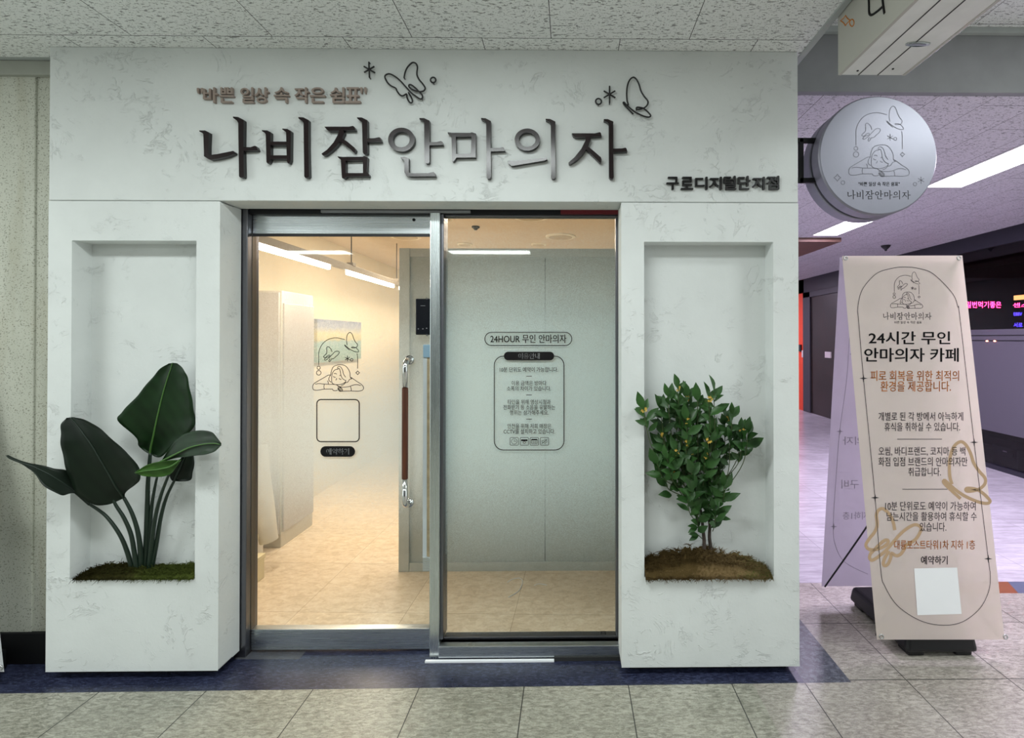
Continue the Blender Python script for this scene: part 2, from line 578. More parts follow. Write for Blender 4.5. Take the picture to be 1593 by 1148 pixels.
class MB:
    """collects shapes in world coordinates and links them as one mesh object"""

    def __init__(self):
        self.b = bmesh.new()

    def raw(self, verts, faces):
        vs = [self.b.verts.new(v) for v in verts]
        for f in faces:
            try:
                self.b.faces.new([vs[i] for i in f])
            except ValueError:
                pass
        return self

    def box(self, x0, x1, y0, y1, z0, z1):
        v = [(x, y, z) for x in (x0, x1) for y in (y0, y1) for z in (z0, z1)]
        return self.raw(v, [(0, 1, 3, 2), (4, 6, 7, 5), (0, 4, 5, 1), (2, 3, 7, 6), (0, 2, 6, 4), (1, 5, 7, 3)])

    def hexa(self, low, high):
        n = len(low)
        return self.raw(list(low) + list(high), [tuple(range(n))[::-1], tuple(range(n, 2 * n))] + [(i, (i + 1) % n, n + (i + 1) % n, n + i) for i in range(n)])

    def tube(self, pts, r, seg=8, caps=True):
        pts = [Vector(p) for p in pts]
        rs = r if hasattr(r, '__len__') else [r] * len(pts)
        rings, up = [], None
        for i, p in enumerate(pts):
            d = (pts[min(i + 1, len(pts) - 1)] - pts[max(i - 1, 0)]).normalized()
            if up is None:
                up = Vector((0, 0, 1)) if abs(d.z) < 0.9 else Vector((1, 0, 0))
            a = d.cross(up).normalized()
            up = a.cross(d).normalized()
            rings.append([self.b.verts.new(p + (a * cos(t) + up * sin(t)) * rs[i]) for t in [2 * pi * k / seg for k in range(seg)]])
        for A, B in zip(rings, rings[1:]):
            for k in range(seg):
                self.b.faces.new((A[k], A[(k + 1) % seg], B[(k + 1) % seg], B[k]))
        if caps:
            self.b.faces.new(rings[0][::-1])
            self.b.faces.new(rings[-1])
        return self

    def ring(self, c, R, r, ax, ay, seg=24, tseg=8, closed=True):
        c, ax, ay = Vector(c), Vector(ax), Vector(ay)
        nz = ax.cross(ay).normalized()
        rows = []
        for i in range(seg):
            t = 2 * pi * i / seg
            d = ax * cos(t) + ay * sin(t)
            rows.append([self.b.verts.new(c + d * (R + r * cos(u)) + nz * r * sin(u)) for u in [2 * pi * k / tseg for k in range(tseg)]])
        for i in range(seg):
            A, B = rows[i], rows[(i + 1) % seg]
            for k in range(tseg):
                self.b.faces.new((A[k], B[k], B[(k + 1) % tseg], A[(k + 1) % tseg]))
        return self

    def lathe(self, c, prof, axis='z', seg=40):
        """profile (radius, height along the axis) closed by end caps where radius > 0"""
        c = Vector(c)
        rows = []
        for r, h in prof:
            row = []
            for k in range(seg):
                t = 2 * pi * k / seg
                if axis == 'z':
                    q = Vector((r * cos(t), r * sin(t), h))
                else:
                    q = Vector((r * cos(t), h, r * sin(t)))
                row.append(self.b.verts.new(c + q))
            rows.append(row)
        for A, B in zip(rows, rows[1:]):
            for k in range(seg):
                self.b.faces.new((A[k], A[(k + 1) % seg], B[(k + 1) % seg], B[k]))
        self.b.faces.new(rows[0][::-1])
        self.b.faces.new(rows[-1])
        return self

    def grid(self, rows):
        R = [[self.b.verts.new(p) for p in row] for row in rows]
        for A, B in zip(R, R[1:]):
            for k in range(len(A) - 1):
                self.b.faces.new((A[k], A[k + 1], B[k + 1], B[k]))
        return self

    def ribbon(self, pts, w, proj, off, cyclic=False):
        """a flat printed line: points in photograph pixels thrown onto a real plane"""
        pts = [Vector(p) for p in pts]
        n = len(pts)
        L, Rr = [], []
        for i, p in enumerate(pts):
            a = pts[(i - 1) % n] if (cyclic or i > 0) else p
            b = pts[(i + 1) % n] if (cyclic or i < n - 1) else p
            d = (b - a)
            d = d.normalized() if d.length > 1e-9 else Vector((1, 0))
            q = Vector((-d.y, d.x)) * w * 0.5
            L.append(proj(*(p + q), off))
            Rr.append(proj(*(p - q), off))
        v = [self.b.verts.new(x) for x in L] + [self.b.verts.new(x) for x in Rr]
        for i in range(n if cyclic else n - 1):
            j = (i + 1) % n
            self.b.faces.new((v[i], v[j], v[n + j], v[n + i]))
        return self

    def poly(self, pts, proj, off):
        v = [self.b.verts.new(proj(*p, off)) for p in pts]
        self.b.faces.new(v)
        return self

    def build(self, name, m, parent=None, smooth=False, bevel=0.0, kind=None, label=None, recalc=True, seg=2):
        if recalc:
            bmesh.ops.recalc_face_normals(self.b, faces=self.b.faces[:])
        me = bpy.data.meshes.new(name)
        off = wloc(parent)
        if off.length > 0:
            for v in self.b.verts:
                v.co -= off
        self.b.to_mesh(me)
        self.b.free()
        o = bpy.data.objects.new(name, me)
        COL.objects.link(o)
        me.materials.append(M[m] if isinstance(m, str) else m)
        if smooth:
            me.polygons.foreach_set('use_smooth', [True] * len(me.polygons))
        if parent is not None:
            o.parent = parent
        if bevel:
            bv = o.modifiers.new('bevel', 'BEVEL')
            bv.width = bevel
            bv.segments = seg
            bv.limit_method = 'ANGLE'
            bv.angle_limit = radians(35)
        if kind:
            o['kind'] = kind
        if label:
            o['label'] = label
        return o


def struct(name, mb, m, parent=None, **kw):
    return mb.build(name, m, parent, kind=None if parent else 'structure', **kw)


def smooth_path(pts, n=6, cyclic=False):
    pts = [Vector(p) for p in pts]
    out = []
    m = len(pts)
    for i in range(m if cyclic else m - 1):
        if cyclic:
            p0, p1, p2, p3 = (pts[(i + k) % m] for k in (-1, 0, 1, 2))
        else:
            p0, p1, p2, p3 = pts[max(i - 1, 0)], pts[i], pts[i + 1], pts[min(i + 2, m - 1)]
        for k in range(n):
            t = k / n
            out.append(0.5 * ((2 * p1) + (p2 - p0) * t + (2 * p0 - 5 * p1 + 4 * p2 - p3) * t * t + (3 * p1 - p0 - 3 * p2 + p3) * t ** 3))
    if not cyclic:
        out.append(pts[-1])
    return out


_dg = None


def curve_mesh(curve):
    o = bpy.data.objects.new('tmp', curve)
    COL.objects.link(o)
    dg = bpy.context.evaluated_depsgraph_get()
    dg.update()
    me = bpy.data.meshes.new_from_object(o.evaluated_get(dg))
    vs = [v.co.copy() for v in me.vertices]
    fs = [tuple(p.vertices) for p in me.polygons]
    bpy.data.meshes.remove(me)
    bpy.data.objects.remove(o)
    bpy.data.curves.remove(curve)
    return vs, fs


_tc = {}


def text_shape(body, bold=0.0, extrude=0.0, res=3):
    key = (body, bold, extrude, res)
    if key not in _tc:
        c = bpy.data.curves.new('t', 'FONT')
        c.body = body
        c.size = 1
        c.resolution_u = res
        c.offset = bold
        c.extrude = extrude
        _tc[key] = curve_mesh(c)
    return _tc[key]


def put_text(mb, body, rect, proj, off, bold=0.0, mirror=False):
    vs, fs = text_shape(body)
    xa, xb = min(v.x for v in vs), max(v.x for v in vs)
    ya, yb = min(v.y for v in vs), max(v.y for v in vs)
    x0, x1, yt, yB = rect
    e = bold * (yB - yt)
    for dx, dy in (((-e, 0), (e, 0), (0, -e * 0.6), (0, e * 0.6)) if bold else ((0, 0),)):
        out = []
        for v in vs:
            u = (v.x - xa) / (xb - xa)
            if mirror:
                u = 1 - u
            out.append(proj(x0 + u * (x1 - x0) + dx, yB - (v.y - ya) / (yb - ya) * (yB - yt) + dy, off))
        mb.raw(out, fs)
    return mb


def plate_shape(splines):
    """filled flat outline (first) with holes, in 2D"""
    c = bpy.data.curves.new('p', 'CURVE')
    c.dimensions = '2D'
    c.fill_mode = 'BOTH'
    c.extrude = 1.0
    for pts in splines:
        s = c.splines.new('POLY')
        s.points.add(len(pts) - 1)
        for q, p in zip(s.points, pts):
            q.co = (p[0], p[1], 0, 1)
        s.use_cyclic_u = True
    return curve_mesh(c)


def ell(cx, cy, rx, ry, n=36):
    return [(cx + rx * cos(2 * pi * i / n), cy + ry * sin(2 * pi * i / n)) for i in range(n)]


def seg2(a, b, w):
    a, b = Vector(a), Vector(b)
    d = (b - a).normalized()
    q = Vector((-d.y, d.x)) * w / 2
    return [a + q, b + q, b - q, a - q]


# ================================================================== THE SETTING
ZC, ZR, ZK = 2.812, 3.08, 2.76          # hall ceiling, raised ceiling, side corridor ceiling
XL, XR = -2.318, 1.031                  # shopfront ends
DEPTH = 0.143

# floors
struct('floor', MB().raw([(-6, -5.6, 0), (0.8, -5.6, 0), (0.8, -0.0547, 0), (-6, -0.105, 0)], [(0, 1, 2, 3)]), 'floor')
struct('floor_side', MB().raw([(0.8, -5.6, 0), (6, -5.6, 0), (6, 0.70, 0), (2.3, 0.70, 0), (2.3, 0.84, 0), (1.236, 0.84, 0), (1.236, -0.0515, 0), (0.8, -0.0547, 0)], [(0, 1, 2, 3, 4, 5, 6, 7)]), 'floor_side')
struct('floor_navy_strip', MB().raw([(-6, -0.105, 0), (1.03, -0.053, 0), (1.03, 0.30, 0), (-6, 0.30, 0)], [(0, 1, 2, 3)]), 'navy')
struct('floor_slate_strip', MB().raw([(1.03, -0.053, 0), (1.236, -0.0515, 0), (1.236, 0.84, 0), (1.03, 0.84, 0)], [(0, 1, 2, 3)]), 'slate')
struct('floor_orange_strip', MB().raw([(2.3, 0.70, 0), (2.66, 0.70, 0), (2.72, 0.84, 0), (2.3, 0.84, 0)], [(0, 1, 2, 3)]), 'orange')
struct('floor_bluegrey_strip', MB().raw([(2.66, 0.70, 0), (6, 0.70, 0), (6, 0.84, 0), (2.72, 0.84, 0)], [(0, 1, 2, 3)]), 'bluegrey')
struct('floor_corridor', MB().raw([(1.03, 0.84, 0), (6, 0.84, 0), (6, 10.5, 0), (1.03, 10.5, 0)], [(0, 1, 2, 3)]), 'lilac_floor')
struct('floor_shop', MB().raw([(-2.45, 0.30, 0), (1.0, 0.30, 0), (1.0, 7.2, 0), (-2.45, 7.2, 0)], [(0, 1, 2, 3)]), 'shop_floor')

# ceilings
struct('ceiling', MB().box(-6, XR + 0.02, -5.6, 0.14, ZC, ZC + 0.04), 'ceil')
struct('trim_1', MB().box(XR + 0.02, XR + 0.05, -5.6, 0.26, ZC - 0.006, ZR), 'wall_grey', bevel=0.003)
struct('ceiling_raised', MB().box(XR + 0.05, 6, -5.6, 0.27, ZR, ZR + 0.04), 'ceil')
struct('trim_2', MB().box(XR + 0.05, 6, 0.235, 0.262, ZR - 0.03, ZR), 'wall_grey', bevel=0.003)
struct('trim_3', MB().box(XR, 6, 0.262, 0.30, ZK, ZR), 'grey_beam', bevel=0.004)
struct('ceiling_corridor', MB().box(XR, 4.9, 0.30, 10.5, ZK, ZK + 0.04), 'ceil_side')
struct('ceiling_shop', MB().box(-2.45, 1.0, 0.145, 7.2, 2.50, 2.54), 'shop_ceiling')

# stucco shopfront: header and two pillars with plant niches
zt = P(600, 313, 0).z
hd = MB().box(XL, XR, 0, DEPTH, zt, ZC)
struct('wall_front_header', hd, 'stucco', bevel=0.004)


def pillar(name, x0, x1, n, zb=0.038):
    """n = niche opening in pixels (left, right, top, bottom)"""
    a, b = P(n[0], n[2], 0), P(n[1], n[3], 0)
    nx0, nx1, nz1, nz0 = a.x, b.x, a.z, b.z
    vs, fs = plate_shape([[(x0, zb), (x1, zb), (x1, zt - 0.003), (x0, zt - 0.003)], [(nx0, nz0), (nx0, nz1), (nx1, nz1), (nx1, nz0)]])
    mb = MB().raw([(v.x, 0.047 - 0.047 * v.z, v.y) for v in vs], fs)
    o = struct(name, mb, 'stucco_low', bevel=0.005)
    mb = MB().box(x0, x1, 0.094, DEPTH, zb, zt - 0.003)
    struct(name + '_niche_back', mb, 'stucco_low')
    # added black block in the gap under the stucco, standing for its shadow
    struct(name + '_gap_shade', MB().box(x0 + 0.04, x1 - 0.04, 0.05, DEPTH, 0.0, zb + 0.002), 'black')
    return nx0, nx1, nz0, nz1


NL = pillar('wall_front_left', XL, -1.562, (112, 303, 374, 901))
NR = pillar('wall_front_right', 0.230, XR, (1002, 1204, 376, 897))
# side return of the right pillar (the shop's side wall along the corridor) and the block behind the fronts
struct('wall_shop_right', MB().box(1.0, XR, DEPTH, 10.5, 0, 2.80), 'wall_grey')
struct('wall_front_inner_left', MB().box(-2.45, -1.60, DEPTH + 0.10, 0.30, 0, 2.5), 'cream')
struct('wall_front_inner_right', MB().box(0.235, 1.0, DEPTH + 0.10, 0.30, 0, 2.5), 'cream')
struct('wall_front_inner_top', MB().box(-1.60, 0.235, DEPTH + 0.10, 0.30, 2.14, 2.5), 'cream')

# hall wall to the left of the shopfront
xs = P(54, 300, 0.125).x
zk = P(30, 983, 0.125).z
struct('wall_left', MB().box(-6, xs, 0.125, 0.30, 0, ZC), 'speckle', bevel=0.004)
struct('wall_left_return', MB().box(xs, XL + 0.06, 0.133, 0.30, 0, ZC), 'speckle')
struct('baseboard_left', MB().box(-6, XL + 0.05, 0.112, 0.132, 0, zk), 'black', bevel=0.003)
za, zb_ = P(40, 93, 0.105).z, P(40, 116, 0.105).z
struct('trim_4', MB().box(-6, XL + 0.05, 0.105, 0.134, zb_, za), 'crown', bevel=0.006)
struct('trim_5', MB().box(-6, XL + 0.05, 0.085, 0.134, za, ZC), 'wall_grey', bevel=0.004)
struct('wall_back', MB().box(-6, 6, -5.7, -5.6, 0, 3.1), 'back_wall')

# side corridor walls
XW = 4.90
struct('wall_corridor_fascia', MB().box(XW, XW + 0.12, 0.5, 6.5, 2.62, ZK).box(XW, XW + 0.12, 6.5, 9.2, 2.47, ZK), 'navy_wall')
struct('wall_corridor_end', MB().box(XR, XW + 0.2, 10.4, 10.5, 0, ZK), 'wall_grey')
yd0, yd1 = 6.55, 8.15
struct('wall_corridor_red', MB().box(XW, XW + 0.1, yd1 + 0.02, 10.4, 0, ZK), 'red')
df = MB().box(XW - 0.02, XW + 0.1, yd0, yd0 + 0.10, 0, 2.47).box(XW - 0.02, XW + 0.1, yd1 - 0.28, yd1 + 0.02, 0, 2.47).box(XW - 0.02, XW + 0.1, yd0, yd1 + 0.02, 2.36, 2.47)
d2 = struct('door_2', MB().box(XW + 0.01, XW + 0.06, yd0 + 0.10, yd1 - 0.28, 0.0, 2.36), 'door_dark')
df.build('door_frame', 'door_grey', d2, bevel=0.004)
MB().box(XW - 0.03, XW + 0.01, yd0 + 0.095, yd0 + 0.115, 0.02, 2.36).build('edge_strip', 'ledge', d2)

# glass shopfront of the corridor: dark frame, clear top, frosted band
win = struct('window_2', MB().box(XW + 0.03, XW + 0.045, 0.6, yd0, 0.0, 2.62), 'dark_glass')
fr = MB().box(XW, XW + 0.08, 0.6, yd0, 0.0, 0.05).box(XW, XW + 0.08, 0.6, yd0, 2.58, 2.62)
for y in (0.6, 2.32, 4.4, yd0 - 0.06):
    fr.box(XW, XW + 0.08, y, y + 0.06, 0.05, 2.58)
fr.build('frame', 'navy_wall', win)
MB().box(XW + 0.027, XW + 0.029, 0.66, yd0 - 0.06, 0.43, 1.62).build('frosted_film', 'film_dark', win)
MB().box(XW + 0.022, XW + 0.03, 0.66, yd0 - 0.06, 1.485, 1.493).box(XW + 0.022, XW + 0.03, 0.66, yd0 - 0.06, 1.545, 1.553).build('dark_line', 'black', win)
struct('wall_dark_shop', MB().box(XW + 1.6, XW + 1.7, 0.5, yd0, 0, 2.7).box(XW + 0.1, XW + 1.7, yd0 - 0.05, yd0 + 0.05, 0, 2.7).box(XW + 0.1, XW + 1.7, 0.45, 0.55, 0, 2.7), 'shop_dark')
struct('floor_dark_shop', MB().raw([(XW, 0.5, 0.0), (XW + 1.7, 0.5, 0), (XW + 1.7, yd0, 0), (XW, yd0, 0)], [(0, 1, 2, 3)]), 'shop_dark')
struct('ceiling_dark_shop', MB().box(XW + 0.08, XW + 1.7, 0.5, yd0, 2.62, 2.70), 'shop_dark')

# shop interior
XI = -2.45
struct('wall_shop_left', MB().box(XI - 0.06, XI, 0.30, 7.2, 0, 2.5), 'cream')
struct('wall_shop_back', MB().box(XI, 1.0, 7.2, 7.26, 0, 2.5), 'cream')
YP = 1.03
px0 = P(622, 600, YP).x
pz = P(760, 387, YP).z
part = MB().box(px0, 1.0, YP, YP + 0.08, 0, pz)
struct('wall_partition', part, 'partition', bevel=0.003)
xseam = P(848, 600, YP).x
struct('trim_6', MB().box(xseam - 0.003, xseam + 0.003, YP - 0.002, YP + 0.001, 0.06, pz - 0.06), 'seam')
xe = P(638, 600, YP).x
struct('trim_7', MB().box(px0, xe, YP - 0.018, YP - 0.001, 0, pz).box(xe, 1.0, YP - 0.012, YP - 0.001, pz - 0.055, pz), 'part_trim', bevel=0.002)
struct('baseboard_partition', MB().box(xe, 1.0, YP - 0.014, YP - 0.001, 0, 0.055), 'part_trim', bevel=0.002)

# ------------------------------------------------------------------ entrance: frame, door leaf, fixed window
YF = 0.150
pf = lambda a, b, Y: P(a, b, Y)
xj0, xj1 = -1.60, P(384, 600, YF).x
zh1 = P(520, 325, YF).z
frame = MB().box(xj0, xj1, YF, YF + 0.09, 0, zh1 + 0.02)
fo = struct('door_frame_1', frame, 'dark_frame', bevel=0.003)
xm0, xm1 = P(668.5, 600, YF - 0.02).x, P(684, 600, YF - 0.02).x
zr = P(520, 332.5, YF).z
MB().box(xj1, 0.24, YF + 0.01, YF + 0.09, zr, zh1 + 0.02).build('head_rail', 'gasket', fo)
MB().box(P(500, 329, YF).x, P(732, 329, YF).x, YF - 0.006, YF + 0.01, P(500, 331, YF).z, P(500, 327.2, YF).z).build('metal_strip', 'ledge', fo)
MB().box(P(872, 329, YF).x, 0.232, YF - 0.006, YF + 0.01, P(900, 333, YF).z, P(900, 327, YF).z).build('red_strip', 'redstrip', fo)
MB().box(xm0, xm1, YF - 0.02, YF + 0.10, 0.0, P(676, 330.5, YF - 0.02).z).build('mullion', 'steel_v', fo, bevel=0.003)
xg = P(690, 600, YF).x
MB().box(xm1, xg, YF + 0.0, YF + 0.08, 0.08, P(690, 333, YF).z).build('post', 'dark_frame', fo, bevel=0.002)

# sliding-swing door leaf with glass, rails, handle and lock
YD = 0.185
dl0, dl1 = xj1 + 0.002, xm0 + 0.02
zt0, zt1 = P(520, 364, YD).z, P(520, 333, YD).z
zb0, zb1 = P(520, 1011, YD).z, P(520, 978.5, YD).z
door = struct('door_1', MB().box(dl0 + 0.014, dl1, YD + 0.012, YD + 0.022, zb1 - 0.02, zt0 + 0.02), 'glass')
top = MB().box(dl0, dl1, YD, YD + 0.04, zt0, zt1).build('top_rail', 'steel', door, bevel=0.003)
bot = MB().box(dl0, dl1, YD, YD + 0.04, zb0, zb1).build('bottom_rail', 'steel', door, bevel=0.003)
MB().box(dl0, dl1, YD - 0.001, YD + 0.005, zt0 - 0.012, zt0).build('gasket', 'gasket', door)
xst = P(388.5, 600, YD).x
MB().box(dl0, xst, YD, YD + 0.03, zb1, zt0).build('stile', 'bronze', door)
lk = P(644, 342, YD)
MB().lathe((lk.x, YD - 0.002, lk.z), [(0.0075, 0), (0.0075, 0.004)], 'y', 16).build('keyhole', 'black', door)
MB().raw([(dl0 + 0.016, YD + 0.0235, zb1), (dl1, YD + 0.0235, zb1), (dl1, YD + 0.0235, zt0), (dl0 + 0.016, YD + 0.0235, zt0)], [(0, 1, 2, 3)]).build('frosted_film', 'film_l', door)
# pull handle: bent steel ends and a wooden grip; its twin is on the inner side
def handle(name, yb, yg, sgn):
    a, b = P(637, 560, YD), P(637, 783, YD)
    zA, zB = a.z, b.z
    hx = P(629.5, 670, YD - 0.06).x
    ends = MB()
    for z, s in ((zA, -1), (zB, 1)):
        R_ = 0.035
        arc = [(hx, yb + (yg - yb) * 0.45 + (yg - yb) * 0.55 * sin(t), z + s * R_ * (1 - cos(t))) for t in [pi / 2 * k / 6 for k in range(7)]]
        zg = P(629, 604, YD - 0.06).z if s < 0 else P(629, 745, YD - 0.06).z
        ends.tube([(hx, yb, z)] + arc + [(hx, yg, zg)], 0.0135, 14)
        ends.tube([(hx, yb - sgn * 0.006, z), (hx, yb, z)], 0.022, 18)
    h = ends.build(name, 'chrome', door, smooth=True, recalc=True, label='polished steel bar ends with a wooden grip')
    MB().tube([(hx, yg, P(629, 604, YD - 0.06).z), (hx, yg, P(629, 745, YD - 0.06).z)], 0.0145, 16).build('wooden_grip', 'wood', h, smooth=False)


handle('handle', YD + 0.012, YD - 0.055, 1)
a, b = P(648.5, 465, YD), P(671, 521, YD)
lock = MB().box(a.x, b.x, YD - 0.022, YD + 0.012, b.z, a.z).build('digital_lock', 'lock', door, bevel=0.004, label='black electronic door lock')
for (qx, qy) in ((665, 464.5), (665, 521.5)):
    q = P(qx, qy, YD - 0.01)
    MB().lathe((q.x, YD - 0.022, q.z), [(0.004, 0), (0.0055, 0.003), (0.0055, 0.012)], 'y', 14).build('screw', 'chrome', lock, smooth=False)
lp = on_y(YD - 0.022)
mk = MB()
for x in (654.6, 656.6, 658.4, 660.2):
    mk.poly([(x, 475.2), (x + 1.1, 475.2), (x + 1.1, 476), (x, 476)], lp, 0.0008)
for x, y in ((650, 511), (657, 511), (663, 510)):
    mk.poly([(x, y), (x + 1.6, y), (x + 1.6, y + 1.2), (x, y + 1.2)], lp, 0.0008)
mk.build('indicator_mark', 'ledge', lock)
a, b = P(659, 536, YD), P(670, 556, YD)
MB().box(a.x, b.x, YD - 0.012, YD + 0.01, b.z, a.z).build('edge_bracket', 'blue_film', door, bevel=0.003, label='bracket under blue film')
a, b = P(658.5, 865, YD), P(670, 887, YD)
MB().box(a.x, b.x, YD - 0.012, YD + 0.01, b.z, a.z).build('edge_bracket', 'steel', door, bevel=0.002)
a, b = P(658.5, 556, YD), P(664, 866, YD)
MB().box(a.x, b.x, YD - 0.004, YD + 0.011, b.z, a.z).build('edge_strip', 'white_strip', door)
a, b = P(664, 556, YD), P(670, 866, YD)
MB().box(a.x, b.x, YD - 0.003, YD + 0.011, b.z, a.z).build('edge_tape', 'beige_tape', door)

# fixed window
YG = YF + 0.03
gx0, gx1 = xg, P(957.5, 600, YG).x
gz0, gz1 = P(820, 988, YG).z, P(820, 338, YG).z
win1 = struct('window_1', MB().box(gx0 - 0.01, gx1 + 0.01, YG, YG + 0.010, gz0 - 0.01, gz1 + 0.01), 'glass')
fm = MB().box(gx0, 0.234, YG - 0.012, YG + 0.03, gz1, zr + 0.004).box(gx1, 0.234, YG - 0.012, YG + 0.03, gz0, gz1).box(gx0, 0.234, YG - 0.012, YG + 0.03, gz0 - 0.022, gz0)
fm.build('window_frame', 'dark_frame', win1, bevel=0.002)
zs1, zs0 = P(820, 995.5, YG - 0.02).z, P(820, 1004, YF - 0.03).z
sill = MB().box(xm1, 0.234, YF - 0.035, YG + 0.03, 0.012, zs0).box(xm1, 0.234, YF - 0.004, YG + 0.03, zs0, gz0 - 0.02).build('window_sill', 'steel', win1, bevel=0.003)
MB().box(xm0 - 0.012, P(862, 1018, 0.10).x, YF - 0.05, YF - 0.036, 0.0, 0.008).build('sill_edge', 'paper', win1)
MB().box(P(862, 1018, 0.10).x, 0.234, YF - 0.043, YF - 0.036, 0.0, 0.018).build('sill_edge', 'slot', win1)
MB().raw([(gx0, YG + 0.0115, gz0), (gx1, YG + 0.0115, gz0), (gx1, YG + 0.0115, gz1), (gx0, YG + 0.0115, gz1)], [(0, 1, 2, 3)]).build('frosted_film', 'film_r', win1)
tp = MB().raw([tuple(G(*q)) for q in ((372, 1010), (478, 1010), (466, 1026), (365, 1026))], [(0, 1, 2, 3)])
for v in tp.b.verts:
    v.co.z += 0.0015
tag(tp.build('clear_tape', 'tape'), 'patch of clear plastic tape on the navy floor before the door', 'tape')

# ================================================================== RAISED LETTERS AND FIGURES ON THE HEADER
TITLE = {
    'na': (300, [
        [[(78, 262), (150, 262), (198, 285), (192, 440), (190, 568), (300, 555), (500, 515), (518, 535), (510, 550), (430, 583), (300, 612), (215, 625), (190, 615), (138, 582), (130, 310), (118, 292), (80, 275)]],
        [[(497, 90), (560, 95), (628, 130), (625, 460), (632, 830), (620, 845), (585, 845), (572, 830), (562, 170), (545, 140), (497, 105)]],
        [[(620, 468), (715, 470), (765, 452), (785, 458), (803, 500), (795, 510), (620, 513)]]]),
    'bi': (300, [
        [[(855, 258), (920, 262), (962, 282), (960, 400), (965, 610), (945, 660), (925, 670), (912, 655), (903, 310), (890, 290), (855, 270)]],
        [[(1108, 238), (1170, 243), (1215, 268), (1210, 630), (1195, 668), (1175, 668), (1165, 640), (1155, 285), (1140, 272), (1108, 250)]],
        [[(955, 400), (1160, 400), (1160, 442), (955, 442)]], [[(955, 570), (1165, 570), (1165, 615), (955, 615)]],
        [[(1308, 97), (1370, 100), (1432, 132), (1432, 460), (1440, 830), (1425, 848), (1392, 848), (1380, 830), (1372, 165), (1350, 140), (1308, 112)]]]),
    'jam': (490, [
        [[(115, 215), (420, 215), (470, 205), (490, 220), (502, 258), (170, 268), (150, 255)]],
        [[(300, 262), (350, 262), (365, 290), (335, 360), (270, 450), (200, 520), (130, 568), (95, 570), (80, 550), (150, 500), (230, 410), (280, 320)]],
        [[(330, 355), (400, 400), (490, 475), (502, 500), (495, 530), (480, 535), (450, 505), (390, 455), (310, 395)]],
        [[(520, 100), (580, 102), (648, 135), (650, 540), (635, 555), (605, 555), (592, 535), (583, 160), (560, 140), (522, 112)]],
        [[(644, 360), (740, 357), (795, 345), (812, 355), (825, 395), (820, 402), (644, 405)]],
        [[(280, 583), (340, 590), (590, 588), (610, 578), (650, 595), (640, 770), (668, 805), (672, 830), (390, 832), (360, 862), (335, 850), (330, 800), (320, 625), (285, 597)], [(380, 635), (380, 790), (595, 790), (595, 630)]]]),
    'an': (490, [
        [ell(1070, 375, 165, 148), ell(1068, 373, 105, 98)],
        [[(1292, 108), (1350, 108), (1418, 140), (1418, 655), (1405, 670), (1375, 670), (1355, 650), (1353, 165), (1330, 140), (1295, 125)]],
        [[(1412, 408), (1510, 405), (1560, 392), (1580, 405), (1588, 440), (1412, 445)]],
        [[(1062, 592), (1110, 588), (1160, 605), (1162, 780), (1175, 792), (1400, 790), (1470, 775), (1485, 790), (1497, 830), (1170, 832), (1130, 818), (1108, 780), (1105, 640), (1090, 620), (1062, 608)]]]),
    'ma': (680, [
        [[(130, 283), (180, 290), (410, 292), (430, 285), (480, 300), (478, 595), (240, 598), (205, 645), (185, 640), (178, 335), (165, 315), (132, 300)], [(233, 340), (235, 552), (420, 550), (425, 335)]],
        [[(543, 107), (600, 110), (665, 145), (663, 470), (668, 840), (655, 858), (625, 858), (612, 840), (608, 170), (590, 145), (545, 122)]],
        [[(656, 480), (770, 478), (815, 468), (830, 480), (842, 515), (656, 522)]]]),
    'ui': (680, [
        [ell(1117, 375, 157, 137), ell(1117, 375, 103, 90)],
        [[(870, 640), (980, 640), (1340, 600), (1362, 600), (1366, 620), (1330, 635), (940, 700), (920, 700), (885, 670)]],
        [[(1345, 117), (1400, 120), (1465, 152), (1462, 500), (1470, 840), (1455, 860), (1425, 860), (1412, 840), (1408, 180), (1385, 150), (1345, 132)]]]),
    'ja': (800, [
        [[(712, 297), (1000, 297), (1060, 283), (1075, 295), (1083, 335), (760, 348), (730, 330)]],
        [[(885, 335), (935, 335), (948, 370), (910, 460), (850, 560), (780, 630), (700, 680), (675, 675), (672, 660), (750, 590), (830, 490), (880, 390)]],
        [[(908, 455), (1000, 530), (1075, 595), (1083, 625), (1075, 660), (1060, 662), (990, 590), (885, 492)]],
        [[(1110, 122), (1160, 122), (1227, 152), (1225, 480), (1232, 840), (1220, 860), (1190, 860), (1175, 840), (1172, 180), (1150, 155), (1110, 137)]],
        [[(1221, 488), (1330, 485), (1380, 475), (1392, 490), (1402, 525), (1221, 533)]]]),
}
S = 7.965
TH = 0.022          # thickness of the large letters
title_px = {}
for key, (ox, plates) in TITLE.items():
    face, side = MB(), MB()
    allpx = []
    for k, sp in enumerate(plates):
        px = [[(ox + x / S, 170 + y / S) for x, y in s] for s in sp]
        title_px.setdefault(key, []).append(px)
        vs, fs = plate_shape(px)
        pts = []
        for v in vs:
            q = P(v.x, v.y, -0.024)
            y = -0.024 - k * 0.00006 if v.z > 0 else -0.003
            pts.append((q.x, y, q.z))
        front = [f for f in fs if all(vs[i].z > 0 for i in f)]
        rest = [f for f in fs if not all(vs[i].z > 0 for i in f)]
        face.raw(pts, front)
        side.raw(pts, rest)
    for b in (face, side):
        bmesh.ops.delete(b.b, geom=[v for v in b.b.verts if not v.link_faces], context='VERTS')
    t = side.build('sign_letter', 'letter_rim')
    f = face.build('letter_face', 'letter', t)
    tag(t, 'large dark brown raised letter %s in the main sign row on white stucco' % key, 'sign letter', 'large raised letters of the shop sign')

RAISED = on_y(-0.012)


